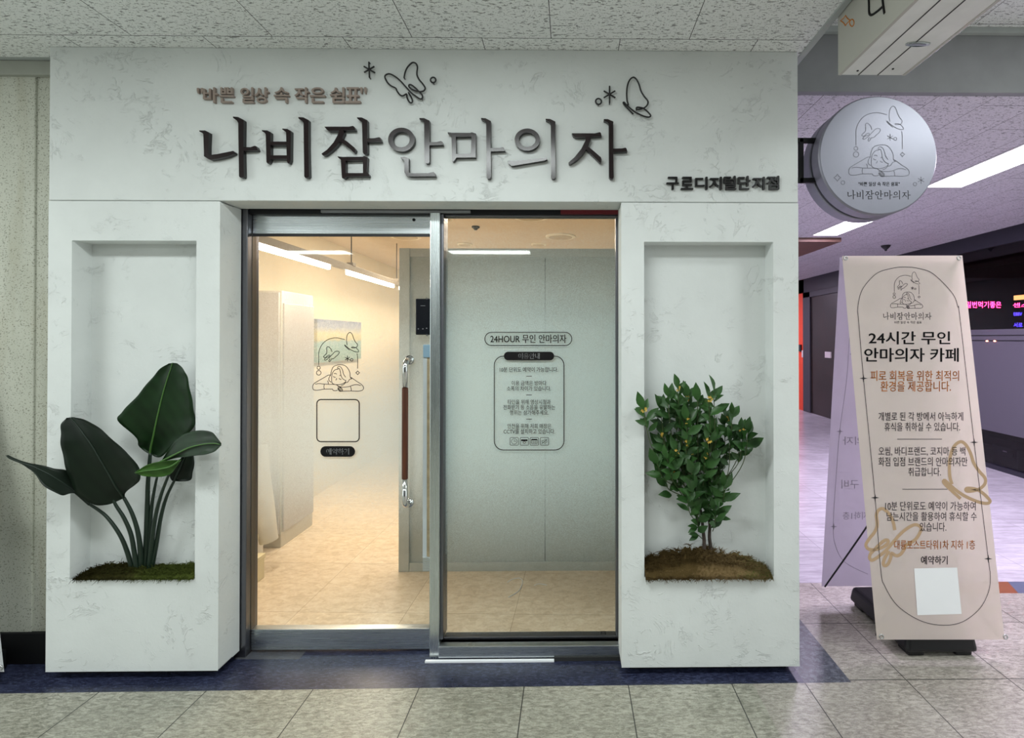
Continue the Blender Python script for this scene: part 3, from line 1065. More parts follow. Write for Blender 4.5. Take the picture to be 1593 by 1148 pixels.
def font_letter(ch, rect, m, th, label, group, bold=0.02, name='sign_letter'):
    vs, fs = text_shape(ch, 0.0, 0.05)
    xa, xb = min(v.x for v in vs), max(v.x for v in vs)
    ya, yb = min(v.y for v in vs), max(v.y for v in vs)
    x0, x1, yt, yB = rect
    e = bold * (yB - yt)
    x0, x1, yt, yB = x0 + e, x1 - e, yt + e * 0.6, yB - e * 0.6
    mb = MB()
    for i, (dx, dy) in enumerate(((-e, 0), (e, 0), (0, -e * 0.6), (0, e * 0.6))):
        out = []
        for v in vs:
            q = P(x0 + (v.x - xa) / (xb - xa) * (x1 - x0) + dx, yB - (v.y - ya) / (yb - ya) * (yB - yt) + dy, -th)
            out.append((q.x, -th - 0.002 - i * 0.00005 if v.z > 0 else -0.001, q.z))
        mb.raw(out, fs)
    o = mb.build(name, m)
    return tag(o, label, 'sign letter', group)


# slogan row
sl = [('바', 'ba', 316, 339), ('쁜', 'ppeun', 341, 364), ('일', 'il', 374, 395), ('상', 'sang', 396, 418), ('속', 'sok', 426, 450),
      ('작', 'jak', 458, 481), ('은', 'eun', 482, 506), ('쉼', 'swim', 513, 536), ('표', 'pyo', 537, 561)]
for ch, rom, a, b in sl:
    font_letter(ch, (a, b, 136, 160), 'tan_letter', 0.012, 'small taupe raised letter %s in the quoted slogan row' % rom, 'taupe slogan letters')
for i, (a, b, w) in enumerate(((306.5, 316, 'opening'), (560.5, 570, 'closing'))):
    font_letter('"', (a, b, 137 if i == 0 else 136, 145), 'tan_letter', 0.012, '%s taupe raised quotation mark of the slogan row' % w, 'taupe quotation marks', name='quotation_mark')
# branch row
br_ = [('구', 'gu'), ('로', 'ro'), ('디', 'di'), ('지', 'ji between di and teol'), ('털', 'teol'), ('단', 'dan'), ('지', 'ji between dan and jeom'), ('점', 'jeom')]
for i, (ch, rom) in enumerate(br_):
    a = 1035.5 + i * 22.3
    font_letter(ch, (a + 1.3, a + 20.7, 273.5 if ch in '털단점' else 275, 295), 'black_letter', 0.012, 'small black raised letter %s in the bottom row of the header' % rom, 'black branch name letters', 0.03)


def rods(name, paths, r, label, cat, group=None, rings=(), m='wire', Y=-0.014):
    mb = MB()
    for p in paths:
        mb.tube([P(x, y, Y) for x, y in p], r, 8)
    for (cx, cy, rr) in rings:
        mb.ring(P(cx, cy, Y), (P(cx + rr, cy, Y) - P(cx, cy, Y)).length, r, (1, 0, 0), (0, 0, 1), 24, 8)
    # short pins hold the figure off the stucco
    for p in paths[:1]:
        for q in (p[0], p[len(p) // 2]):
            a = P(q[0], q[1], Y)
            mb.tube([a, (a.x, 0.001, a.z)], r * 0.7, 6)
    for (cx, cy, rr) in rings:
        a = P(cx, cy + rr, Y)
        mb.tube([a, (a.x, 0.001, a.z)], r * 0.7, 6)
    o = mb.build(name, m, smooth=True)
    return tag(o, label, cat, group)


BF_L = [(840, 440), (860, 340), (900, 250), (960, 180), (1015, 150), (1070, 175), (1095, 240), (1085, 330), (1090, 400), (1130, 480), (1190, 550), (1240, 630), (1225, 680), (1170, 705), (1080, 695), (990, 660), (935, 610), (940, 575), (985, 580), (1060, 640), (1130, 710), (1180, 765), (1190, 820), (1150, 845), (1060, 790), (960, 710), (860, 600), (770, 500), (680, 425), (590, 375), (530, 370), (480, 400), (480, 450), (530, 540), (600, 600), (680, 640), (710, 700), (760, 765), (820, 785), (885, 750), (895, 810), (930, 890), (975, 920), (1000, 890), (980, 820), (920, 720)]
BF_R = [(795, 740), (770, 640), (765, 480), (785, 340), (830, 240), (900, 195), (960, 240), (1010, 340), (1050, 470), (1110, 570), (1180, 660), (1180, 730), (1130, 790), (1060, 820), (980, 830), (955, 810), (980, 790), (1080, 805), (1150, 850), (1210, 910), (1240, 960), (1200, 985), (1100, 965), (960, 900), (860, 830), (770, 750), (710, 690), (700, 720), (780, 810), (895, 925)]
fa = lambda p: [(560 + x / 12.25, 85 + y / 12.25) for x, y in p]
fb = lambda p: [(915 + x / 12.76, 105 + y / 12.76) for x, y in p]
rods('butterfly_figure', [smooth_path(fa(BF_L), 4)], 0.0036, 'black line butterfly with spread wings between the slogan and a ring', 'sign figure', 'black butterflies on the header')
rods('butterfly_figure', [smooth_path(fb(BF_R), 4)], 0.0036, 'black line butterfly with folded wings above the last large letter', 'sign figure', 'black butterflies on the header')
rods('asterisk_figure', [fa([(170, 140), (180, 435)]), fa([(75, 225), (285, 345)]), fa([(80, 340), (275, 225)])], 0.0036, 'black asterisk beside the spread butterfly above the slogan', 'sign figure', 'black asterisks on the header')
rods('asterisk_figure', [fb([(425, 370), (425, 705)]), fb([(310, 465), (540, 600)]), fb([(310, 600), (535, 465)])], 0.0036, 'black asterisk beside the folded butterfly', 'sign figure', 'black asterisks on the header')
rods('ring_figure', [], 0.0036, 'small black ring beside the spread butterfly', 'sign figure', 'black rings on the header', [(*fa([(1395, 483)])[0], 4.1)])
rods('ring_figure', [], 0.0036, 'small black ring before the asterisk of the folded butterfly', 'sign figure', 'black rings on the header', [(*fb([(205, 675)])[0], 4.5)])

# ================================================================== THE LINE DRAWING USED ON DISC, DOOR AND BANNER
LOGO = [
    [(297, 482), (297, 400), (297, 340), (310, 290), (340, 235), (390, 190), (450, 167), (520, 162), (605, 182)],
    [(750, 347), (756, 400), (756, 525)],
    [(453, 330), (445, 300), (425, 275), (405, 265), (390, 280), (393, 315), (390, 345), (370, 365), (353, 385), (370, 395), (400, 390), (425, 380), (428, 367), (405, 370), (375, 400), (365, 420), (380, 425), (415, 400), (450, 365), (490, 325), (520, 318), (540, 330), (525, 360), (495, 385), (475, 405), (445, 412), (440, 425), (425, 445), (417, 435), (430, 405)],
    [(634, 250), (625, 200), (630, 140), (645, 110), (665, 97), (690, 115), (710, 170), (730, 210), (755, 240), (745, 270), (715, 280), (685, 278), (690, 270), (735, 278), (770, 318), (750, 330), (700, 315), (650, 285), (602, 243), (615, 265), (663, 308)],
    [(440, 600), (445, 560), (465, 510), (500, 488), (560, 480), (610, 492), (645, 530), (665, 575), (670, 630), (690, 640)],
    [(515, 520), (530, 500), (560, 510), (580, 550), (590, 590), (615, 628)],
    [(530, 530), (490, 540), (460, 575), (450, 620), (450, 680), (465, 705), (500, 715), (545, 715), (590, 700), (610, 685)],
    [(520, 525), (540, 525), (552, 560), (560, 610), (585, 650), (620, 668)],
    [(615, 665), (612, 690), (590, 715), (560, 728)],
    [(690, 645), (660, 655), (640, 685), (612, 692)],
    [(440, 600), (420, 630), (418, 665), (445, 687)],
    [(438, 600), (405, 605), (360, 632), (290, 672), (240, 705), (225, 740), (235, 775), (280, 782), (340, 772), (370, 768), (460, 768)],
    [(255, 710), (300, 703), (370, 710), (440, 712), (500, 715), (530, 735)],
    [(363, 712), (358, 740), (363, 768)],
    [(672, 628), (695, 640), (750, 680), (800, 712), (825, 745), (815, 780), (760, 792), (680, 790), (580, 792), (545, 795)],
    [(530, 735), (580, 745), (650, 740), (700, 722), (750, 715), (795, 728)],
    [(672, 738), (680, 765), (680, 788)],
    [(460, 768), (470, 785), (500, 787), (520, 780)],
    [(520, 745), (540, 740), (570, 760), (578, 785), (560, 795), (540, 790), (520, 760)],
    [(530, 748), (545, 768), (560, 790)], [(540, 744), (558, 762), (570, 785)], [(524, 754), (535, 772), (550, 792)],
    [(470, 615), (480, 628), (497, 628)], [(535, 640), (550, 652), (565, 650)], [(475, 585), (495, 583), (510, 592)],
    [(540, 610), (552, 605), (560, 608)], [(508, 638), (505, 655), (495, 662)], [(400, 668), (408, 685), (410, 708)]]


def star6(cx, cy, r):
    return [[(cx - r * cos(t), cy - r * sin(t)), (cx + r * cos(t), cy + r * sin(t))] for t in (pi / 2, pi / 6, -pi / 6)]


def diamond(cx, cy, r):
    out = []
    for k in range(4):
        t = pi / 2 * k
        a, b = Vector((cx + r * cos(t), cy + r * sin(t))), Vector((cx + r * cos(t + pi / 2), cy + r * sin(t + pi / 2)))
        c = Vector((cx, cy))
        for i in range(5):
            s = i / 5
            q = a.lerp(b, s)
            out.append(q.lerp(c, 0.75 * s * (1 - s)))
    return out


def logo(mb, tf, w, proj, off, smooth=3):
    """tf maps the drawing's own coordinates to photograph pixels; w line width in pixels"""
    for p in LOGO:
        mb.ribbon([tf(*q) for q in smooth_path(p, smooth)], w, proj, off)
    for cx, cy, r in ((296, 516, 19), (297, 575, 27), (686, 421, 15)):
        mb.ribbon([tf(*q) for q in ell(cx, cy, r, r, 18)], w, proj, off, True)
    mb.ribbon([tf(*q) for q in diamond(757, 575, 24)], w, proj, off, True)
    for s in star6(636, 407, 33):
        mb.ribbon([tf(*q) for q in s], w, proj, off)
    return mb


# the serif lettering is drawn once more, small, from the raised letters' outlines
def title_print(mb, rect, proj, off):
    x0, x1, y0, y1 = rect
    X0, X1, Y0, Y1 = 309, 976, 181, 279
    for key, plates in title_px.items():
        for sp in plates:
            ptsx = [[(x0 + (x - X0) / (X1 - X0) * (x1 - x0), y0 + (y - Y0) / (Y1 - Y0) * (y1 - y0)) for x, y in s] for s in sp]
            vs, fs = plate_shape(ptsx)
            fr_ = [f for f in fs if all(vs[i].z > 0 for i in f)]
            mb.raw([proj(v.x, v.y, off) for v in vs], fr_)
    return mb


# ================================================================== ROUND BLADE SIGN
YS = 0.035
cS = P(1366, 242, YS)
rS = (P(1458.3, 242, YS) - cS).length
disc = thing('round_sign', 'round silver double-faced sign with a woman drawing on black square bracket', 'sign', (cS.x, YS, cS.z))
c = (cS.x, YS, cS.z)
MB().lathe(c, [(rS - 0.006, 0.0), (rS, 0.006), (rS, 0.066), (rS - 0.004, 0.070)], 'y', 72).build('front_drum', 'sign_rim', disc, bevel=0.0)
MB().lathe(c, [(rS - 0.007, -0.0025), (rS - 0.0065, 0.002)], 'y', 72).build('sign_face', 'sign_face', disc, label='brushed silver printed face')
MB().lathe(c, [(rS - 0.02, 0.068), (rS - 0.02, 0.092)], 'y', 64).build('core', 'black', disc)
MB().lathe(c, [(rS - 0.004, 0.090), (rS, 0.094), (rS, 0.156), (rS - 0.006, 0.162)], 'y', 72).build('rear_drum', 'sign_rim', disc)
ps = on_y(YS - 0.0025)
tfS = lambda x, y: (1285 + x / 6.375, 150 + y / 6.375)
lg = logo(MB(), tfS, 0.9, ps, 0.0006)
for q in ([(112, 806, 36)]):
    lg.ribbon([tfS(*p) for p in diamond(*q)], 1.0, ps, 0.0006, True)
for cx, cy, r in ((167, 855, 19), (882, 870, 17)):
    lg.ribbon([tfS(*p) for p in ell(cx, cy, r, r, 18)], 0.8, ps, 0.0006, True)
for s_ in star6(942, 830, 35):
    lg.ribbon([tfS(*p) for p in s_], 0.8, ps, 0.0006)
faceS = [o for o in disc.children if o.name.startswith('sign_face')][0]
lg.build('line_drawing', 'ink_line', faceS, recalc=False)
tx = title_print(MB(), (1317.5, 1416.5, 295.5, 310.5), ps, 0.0006)
put_text(tx, '"바쁜 일상 속 작은 쉼표"', (1335.5, 1399.5, 283, 289.5), ps, 0.0006, 0.012)
tx.build('printed_text', 'ink', faceS, recalc=False)
bk = MB()
xb0, xb1 = P(1242.5, 250, 0.11).x, c[0] - rS + 0.012
zA, zB = P(1250, 219, 0.11).z, P(1250, 281, 0.11).z
t_ = 0.011
bk.box(xb0, xb0 + 0.02, 0.10, 0.12, zB - t_, zA + t_)
for z in (zA, zB):
    dz = abs(z - c[2])
    bk.box(XR - 0.002, c[0] - math.sqrt(max(0.01, (rS - 0.03) ** 2 - dz * dz)), 0.10, 0.12, z - t_, z + t_)
bk.build('bracket', 'black', disc, bevel=0.002)

# ================================================================== HANGING LIGHT BOX, near the ceiling
YB = -0.24
e0, e1 = P(1303.5, 117.5, YB), P(1408, 113, YB)
bx0, bx1, bz = e0.x, e1.x, e0.z
lb = thing('hanging_sign_box', 'white hanging light box sign with printed side running towards the viewer', 'sign', (bx0, YB, bz))
MB().box(bx0 + 0.012, bx1 - 0.012, -1.75, YB - 0.006, bz + 0.008, 2.96).build('housing', 'lamp_frame', lb)
MB().box(bx0, bx0 + 0.014, -1.75, YB, bz, 2.98).build('printed_side', 'panel_face', lb, bevel=0.002)
MB().box(bx1 - 0.014, bx1, -1.75, YB, bz, 2.98).build('printed_side', 'panel_face', lb, bevel=0.002)
und = MB().box(bx0 + 0.014, bx1 - 0.014, -1.75, YB - 0.002, bz + 0.002, bz + 0.02).build('underside', 'panel_base', lb)
w = bx1 - bx0
for f in (0.30, 0.585):
    MB().box(bx0 + w * f - 0.002, bx0 + w * f + 0.002, -1.75, YB - 0.002, bz + 0.0005, bz + 0.003).build('slot', 'slot', und)
for f, y in ((0.22, YB - 0.035), (0.70, YB - 0.05)):
    MB().lathe((bx0 + w * f, y, bz - 0.001), [(0.004, 0), (0.004, 0.004)], 'z', 12).build('screw_hole', 'slot', und)
lq = G(1428, 68, bz)
MB().ring((lq.x, lq.y, bz - 0.002), 0.036, 0.004, (1, 0, 0), (0, 0.3, 0), 24, 6).box(lq.x - 0.042, lq.x + 0.042, lq.y - 0.005, lq.y + 0.005, bz - 0.005, bz + 0.002).build('latch', 'steel', und)
for y in (-0.55, -1.55):
    for x in (bx0 + 0.05, bx1 - 0.05):
        MB().tube([(x, y, 2.95), (x, y, ZR)], 0.005, 8).build('hanger_rod', 'steel', lb)
side = on_plane(Vector((bx0, YB, bz)), Vector((0, -1, 0)), Vector((0, 0, 1)))
pr = MB()
sd = [o for o in lb.children if o.name.startswith('printed_side')][0]
pr.tube([(bx0 - 0.0006, *side(x, y).yz) for x, y in smooth_path([(1352, 0 - 6), (1352.5, 8), (1353, 21), (1357, 23), (1366, 17), (1374, 10)], 3)], 0.0045, 6)
pr.tube([(bx0 - 0.0006, *side(x, y).yz) for x, y in [(1373, -8), (1374.5, 8), (1376.5, 21)]], 0.0045, 6)
pr.build('printed_text', 'ink', sd)
o2 = MB()
o2.tube([(bx0 - 0.0004, *side(x, y).yz) for x, y in diamond(1315.5, 32, 8)[:] + [diamond(1315.5, 32, 8)[0]]], 0.002, 6)
o2.tube([(bx0 - 0.0004, *side(x, y).yz) for x, y in ell(1325.5, 35.5, 3.4, 5.5, 16)[:] + [ell(1325.5, 35.5, 3.4, 5.5, 16)[0]]], 0.002, 6)
o2.build('printed_ornament', 'ink_orange', sd)

# ================================================================== PRINT ON THE DOOR GLASS AND THE WINDOW
pd = on_y(YD + 0.012)
tfD = lambda x, y: (475 + (120 + (x - 225) * 1.375) / 10.44, 505 + (127 + (y - 97) * 1.37) / 10.44)
logo(MB(), tfD, 1.0, pd, 0.0008).build('line_drawing', 'ink', door, recalc=False)


def rrect(x0, x1, y0, y1, r, n=6):
    out = []
    for cx, cy, a in ((x1 - r, y0 + r, -pi / 2), (x1 - r, y1 - r, 0), (x0 + r, y1 - r, pi / 2), (x0 + r, y0 + r, pi)):
        for k in range(n + 1):
            t = a + pi / 2 * k / n
            out.append((cx + r * cos(t), cy + r * sin(t)))
    return out


MB().ribbon(rrect(493, 559, 621.5, 687, 6.5), 1.7, pd, 0.0008, True).build('printed_frame', 'ink', door, recalc=False)
MB().poly(rrect(498.5, 552.5, 694, 710.5, 8.2), pd, 0.0008).build('printed_label', 'ink', door, recalc=False)
put_text(MB(), '예약하기', (508, 543, 697.5, 707), pd, 0.0014, 0.012).build('printed_text', 'paper', door, recalc=False)

pw = on_y(YG)
MB().ribbon(rrect(754.3, 889.5, 517, 537.5, 10.2), 1.2, pw, 0.0008, True).build('printed_frame', 'ink', win1, recalc=False)
MB().ribbon(rrect(769, 877.3, 554, 700, 14), 1.3, pw, 0.0008, True).build('printed_frame', 'ink', win1, recalc=False)
MB().poly(rrect(784, 862, 547.2, 560.5, 6.4), pw, 0.0014).build('printed_label', 'ink', win1, recalc=False)
put_text(MB(), '이용안내', (806.5, 839.5, 549.3, 558.3), pw, 0.002, 0.012).build('printed_text', 'paper', win1, recalc=False)
tx = MB()
put_text(tx, '24HOUR 무인 안마의자', (763, 881, 520.5, 533.5), pw, 0.0008, 0.012)
for s_, r in (('10분 단위도 예약이 가능합니다.', (777.5, 868, 571, 578.7)), ('이용 금액은 방마다', (796, 850, 592.3, 599.5)), ('소폭의 차이가 있습니다.', (788.5, 857, 600.7, 608)),
              ('타인을 위해 영상시청과', (790, 856.5, 621.5, 629)), ('전화받기 등 소음을 유발하는', (783, 863.5, 629.8, 637.3)), ('행위는 삼가해주세요.', (793, 853.5, 638, 645.5)),
              ('안전을 위해 저희 매장은', (789.5, 857.5, 659, 666.5)), ('CCTV를 설치하고 있습니다.', (783.5, 863.5, 667.3, 675))):
    put_text(tx, s_, r, pw, 0.0008, 0.006)
for y in (585.2, 614.3, 652):
    tx.poly([(818.7, y - 0.5), (827.3, y - 0.5), (827.3, y + 0.5), (818.7, y + 0.5)], pw, 0.0008)
tx.build('printed_text', 'ink', win1, recalc=False)
ic = MB()
for i, x in enumerate((793.5, 809.2, 824.8, 840.6)):
    ic.ribbon(rrect(x, x + 13, 680.5, 692.5, 1.5, 3), 0.7, pw, 0.0008, True)
    cx, cy = x + 6.5, 686.5
    if i == 0:
        ic.ribbon(ell(cx, cy, 4.4, 4.4, 16), 0.6, pw, 0.0008, True)
        ic.ribbon([(cx, cy - 3), (cx, cy), (cx + 3, cy)], 0.6, pw, 0.0008)
    elif i == 1:
        ic.poly([(cx - 5, cy - 3), (cx + 5, cy - 3), (cx + 5, cy - 0.4), (cx - 5, cy - 0.4)], pw, 0.0008)
        ic.ribbon(ell(cx, cy + 1.5, 1.8, 1.8, 10), 0.7, pw, 0.0008, True)
    elif i == 2:
        ic.ribbon(rrect(cx - 4.6, cx + 4.6, cy - 3.4, cy + 3.6, 1, 2), 0.7, pw, 0.0008, True)
        ic.poly([(cx - 4.6, cy - 3.4), (cx + 4.6, cy - 3.4), (cx + 4.6, cy - 1.6), (cx - 4.6, cy - 1.6)], pw, 0.0008)
        ic.ribbon(ell(cx - 1.5, cy + 1, 1.2, 1.2, 8), 0.5, pw, 0.0008, True)
        ic.ribbon(ell(cx + 1.8, cy + 1, 1.2, 1.2, 8), 0.5, pw, 0.0008, True)
    else:
        ic.ribbon([(cx - 4, cy - 1), (cx - 2, cy - 1), (cx + 1, cy - 4), (cx + 1, cy + 4), (cx - 2, cy + 1.5), (cx - 4, cy + 1.5)], 0.7, pw, 0.0008, True)
        ic.ribbon([(cx - 4.5, cy + 4), (cx + 4.5, cy - 4)], 0.7, pw, 0.0008)
        ic.ribbon([(cx + 2.6, cy - 2.5), (cx + 4, cy), (cx + 2.6, cy + 2.5)], 0.6, pw, 0.0008)
ic.build('printed_icon', 'ink', win1, recalc=False)
MB().ribbon(rrect(935, 942, 982, 988, 0.4, 2), 0.8, pw, 0.0008, True).ribbon([(935, 984.5), (942, 984.5)], 0.7, pw, 0.0008).build('printed_mark', 'ink', win1, recalc=False)

# ================================================================== BANNER STAND
BL, BR_, TL = P(1364, 995, 0.10), P(1563, 995, 0.10), P(1310, 398, 0.25)
TR_ = P(1497, 397.5, 0.25)
pb = on_plane(BL, BR_ - BL, TL - BL)
NB = (BR_ - BL).cross(TL - BL).normalized()
xc = (BL.x + BR_.x) / 2
st = thing('banner_stand', 'tall cream double-sided banner stand on black weighted base beside the shopfront', 'banner', (xc, 0.33, 0))


def sheet(name, a, b, c_, d, m, nrm, wav=0.004):
    rows = []
    n1, n2 = 24, 8
    for i in range(n1 + 1):
        t = i / n1
        row = []
        for j in range(n2 + 1):
            s = j / n2
            q = a.lerp(b, s).lerp(d.lerp(c_, s), t)
            q = q - nrm * wav * sin(pi * s) * sin(pi * t)
            row.append(q)
        rows.append(row)
    mb = MB().grid(rows)
    bmesh.ops.solidify(mb.b, geom=mb.b.faces[:], thickness=0.0006)
    return mb.build(name, m, st, smooth=False, recalc=True)


fp = sheet('banner_panel', BL, BR_, TR_, TL, 'banner', NB, 0.0)
bBL, bTL = P(1278, 912, 0.60), P(1306.5, 400, 0.285)
bBR, bTR = bBL + Vector((0.6, 0, 0)), bTL + Vector((0.6, 0, 0))
bp = sheet('banner_panel', bBR, bBL, bTL, bTR, 'banner_back', (bBL - bBR).cross(bTR - bBR).normalized(), 0.0)
bp['label'] = 'rear banner sheet in greyish lilac'
for q in ((1315.5, 401.5), (1491.5, 401.5), (1371, 990), (1564, 990.5)):
    v = pb(*q, 0.001)
    fx = (BR_ - BL).normalized()
    fy = (TL - BL).normalized()
    MB().ring(v, 0.009, 0.0035, fx, fy, 20, 6).build('grommet', 'grommet', fp, smooth=True)
O = 0.0018
ink = MB()
for s_, r, bd in (('24시간 무인', (1351.4, 1477.5, 515.7, 535.6), 0.024), ('안마의자 카페', (1344.6, 1490.7, 541.5, 562.7), 0.022)):
    put_text(ink, s_, r, pb, O, bd)
title_print(ink, (1373, 1449, 485.5, 497.8), pb, O)
ink.build('printed_text', 'ink', fp, recalc=False, label='bold black printed lines')
ink = MB()
for s_, r in (('바쁜 일상 속 작은 쉼표', (1391, 1433.5, 499.5, 503.5)), ('개별로 된 각 방에서 아늑하게', (1366.3, 1498, 641, 654.5)), ('휴식을 취하실 수 있습니다.', (1375.6, 1493, 657, 670.5)),
              ('오씸, 바디프랜드, 코지마 등 백', (1366.3, 1501.3, 695, 709)), ('화점 입점 브랜드의 안마의자만', (1366.3, 1504.6, 711, 725)), ('취급합니다.', (1412.6, 1463.3, 727, 740.5)),
              ('10분 단위로도 예약이 가능하여', (1376.8, 1517.3, 780, 794)), ('남는시간을 활용하여 휴식할 수', (1379, 1519, 796.2, 810)), ('있습니다.', (1430.7, 1471.6, 812.4, 826.5))):
    put_text(ink, s_, r, pb, O, 0.003)
for x0, x1, y in ((1395.4, 1465, 683), (1403.4, 1473.6, 760.9)):
    ink.poly([(x0, y - 0.45), (x1, y - 0.45), (x1, y + 0.45), (x0, y + 0.45)], pb, O)
ink.build('printed_text', 'ink_soft', fp, recalc=False, label='small grey printed lines')
ink = MB()
for s_, r, bd in (('피로 회복을 위한 최적의', (1354, 1491.4, 576.5, 592.5), 0.008), ('환경을 제공합니다.', (1369.6, 1478.8, 592.8, 609), 0.008)):
    put_text(ink, s_, r, pb, O, bd)
ink.build('printed_text', 'ink_orange', fp, recalc=False, label='orange printed lines')
put_text(MB(), '대륭포스트타워1차 지하 1층', (1391, 1516.5, 840, 854.5), pb, O, 0.006).build('printed_text', 'ink_orange', fp, recalc=False, label='orange address line')
put_text(MB(), '예약하기', (1432.6, 1473.6, 864.5, 877.8), pb, O, 0.012).build('printed_text', 'ink', fp, recalc=False, label='black line above the white label')
ln = MB()
path = [(1343, 588.5), (1335.5, 500), (1334.2, 479), (1341, 451), (1362, 426.5), (1385, 418), (1407, 415.4), (1430, 418), (1452, 426.5), (1481, 456), (1490, 478), (1493, 495), (1515, 688), (1537, 869), (1540, 891), (1538, 918), (1524, 946), (1497, 967), (1466, 972.3), (1431, 965), (1396, 942), (1376, 911), (1370, 887), (1361, 774), (1352, 680)]
ln.ribbon(smooth_path(path, 6, True), 0.9, pb, O, True)
for x, y in ((1343, 588.5), (1515, 688), (1361, 774), (1537, 869)):
    d = []
    for k in range(8):
        t = pi / 4 * k
        r = 6.5 if k % 2 == 0 else 1.6
        d.append((x + r * cos(t), y + r * sin(t)))
    for k in range(8):
        ln.poly([(x, y), d[k], d[(k + 1) % 8]], pb, O)
logo(ln, lambda x, y: (1220 + (498 + (x - 225) * 0.2533) / 3.0214, 380 + (130 + (y - 97) * 0.2464) / 3.0214), 0.6, pb, O)
ln.build('line_drawing', 'ink_soft', fp, recalc=False)
MB().poly([(1421.7, 884), (1488.4, 882.6), (1495.5, 954.8), (1426.8, 956.7)], pb, O).build('blank_label', 'paper', fp, recalc=False, label='white square label')


def bbox_map(pts, box, flip=False):
    xs, ys = [p[0] for p in pts], [p[1] for p in pts]
    x0, x1, y0, y1 = box
    out = []
    for x, y in pts:
        u = (x - min(xs)) / (max(xs) - min(xs))
        if flip:
            u = 1 - u
        out.append((x0 + u * (x1 - x0), y0 + (y - min(ys)) / (max(ys) - min(ys)) * (y1 - y0)))
    return out


wm = MB()
wm.ribbon(smooth_path(bbox_map(BF_R, (1468, 1540, 687, 783)), 4), 5.0, pb, 0.0012)
wm.ribbon(smooth_path(bbox_map(BF_L, (1347, 1432, 791, 880), True), 4), 5.0, pb, 0.0012)
wm.build('printed_butterfly', 'ink_tan', fp, recalc=False, label='pale tan butterflies printed behind the text')
# show-through of the rear print, painted faint and reversed on the inner face
pk = on_plane(bBL, bBR - bBL, bTL - bBL)
gh = MB()
gh.ribbon(smooth_path([(1330, 480), (1322, 520), (1317, 590), (1306, 672), (1300, 750), (1296, 820), (1300, 850), (1315, 875), (1350, 893)], 5), 0.8, pk, 0.001)
put_text(gh, '마의자', (1311, 1360, 679, 692), pk, 0.001, 0.0, True)
put_text(gh, '하기 구비', (1309, 1370, 746, 760), pk, 0.001, 0.0, True)
put_text(gh, '지하1층', (1311, 1350, 796, 808), pk, 0.001, 0.0, True)
put_text(gh, '24시간', (1322, 1400, 545, 562), pk, 0.001, 0.0, True)
for x, y in ((1306.5, 671), (1297, 819)):
    d = [(x + (5.5 if k % 2 == 0 else 1.4) * cos(pi / 4 * k), y + (5.5 if k % 2 == 0 else 1.4) * sin(pi / 4 * k)) for k in range(8)]
    for k in range(8):
        gh.poly([(x, y), d[k], d[(k + 1) % 8]], pk, 0.001)
gh.build('printed_text', 'ink_ghost', bp, recalc=False, label='faint reversed print')
# base: water tank with moulded feet and cap
x0, x1, y0, y1 = BL.x + 0.145, BL.x + 0.495, 0.105, 0.60
zt_ = 0.105
tk = MB()
tk.hexa([(x0, y0, 0.022), (x1, y0, 0.022), (x1, y1, 0.022), (x0, y1, 0.022)], [(x0 + 0.012, y0 + 0.012, zt_), (x1 - 0.012, y0 + 0.012, zt_), (x1 - 0.012, y1 - 0.012, zt_), (x0 + 0.012, y1 - 0.012, zt_)])
tank = tk.build('base', 'tank', st, bevel=0.02, seg=3)
for x in (x0 + 0.02, x1 - 0.10):
    for y in (y0 + 0.02, y1 - 0.10):
        MB().box(x, x + 0.08, y, y + 0.08, 0.0, 0.04).build('foot', 'tank', tank, bevel=0.008)
MB().box(x0 + 0.04, x1 - 0.04, y0 + 0.17, y1 - 0.17, zt_ - 0.01, zt_ + 0.012).build('socket_block', 'tank', tank, bevel=0.008)
MB().lathe((x1 - 0.06, y1 - 0.09, zt_ - 0.004), [(0.025, 0), (0.025, 0.016), (0.02, 0.02)], 'z', 20).build('filler_cap', 'tank', tank)
piv = Vector((xc - 0.01, 0.34, 0.82))
MB().tube([(xc - 0.01, 0.345, zt_), piv], 0.011, 10).build('pole', 'rod', st)
for sgn, cs in ((-1, (BL, BR_, TL, TR_)), (1, (bBL, bBR, bTL, bTR))):
    pv = piv + Vector((0, sgn * 0.02, 0))
    for q in cs:
        inn = q + (Vector((xc, 0.34, q.z)) - q) * 0.02 + Vector((0, -sgn * 0.012, 0)) + (pv - q) * 0.01
        mid = pv.lerp(inn, 0.45) + Vector((0, -sgn * 0.015, 0))
        MB().tube(smooth_path([pv, mid, inn], 6), 0.0045, 8).build('cross_arm', 'rod', st)
MB().box(piv.x - 0.03, piv.x + 0.03, piv.y - 0.03, piv.y + 0.03, piv.z - 0.05, piv.z + 0.03).build('hub', 'rod', st, bevel=0.006)

# corner of another banner at the edge of the view
a0, a1 = P(6.5, 1045, -0.06), P(0.0, 985, -0.045)
ob = thing('banner_sheet', 'white banner corner with a metal eyelet beside the dark baseboard', 'banner', (a0.x, -0.06, 0.0))
w1, w2 = a0 + Vector((-0.6, 0, 0)), a1 + Vector((-0.6, 0, 0))
up = (a1 - a0)
t0_, t1_ = w2 + up * 8, a1 + up * 8
mb = MB().raw([a0, a1, t1_, t0_, w2, w1], [(0, 1, 4, 5), (1, 2, 3, 4)])
bmesh.ops.solidify(mb.b, geom=mb.b.faces[:], thickness=0.001)
mb.build('sheet', 'paper', ob)
g = P(0.2, 1039, -0.061)
MB().ring(g, 0.009, 0.0035, (1, 0, 0), (0, 0, 1), 20, 6).build('eyelet', 'grommet', ob, smooth=True)
MB().box(a0.x - 0.45, a0.x - 0.15, -0.045, 0.09, 0, 0.09).build('base', 'tank', ob, bevel=0.01)
MB().tube([(a0.x - 0.3, 0.02, 0.08), (a0.x - 0.3, -0.03, 0.75)], 0.008, 8).build('pole', 'rod', ob)

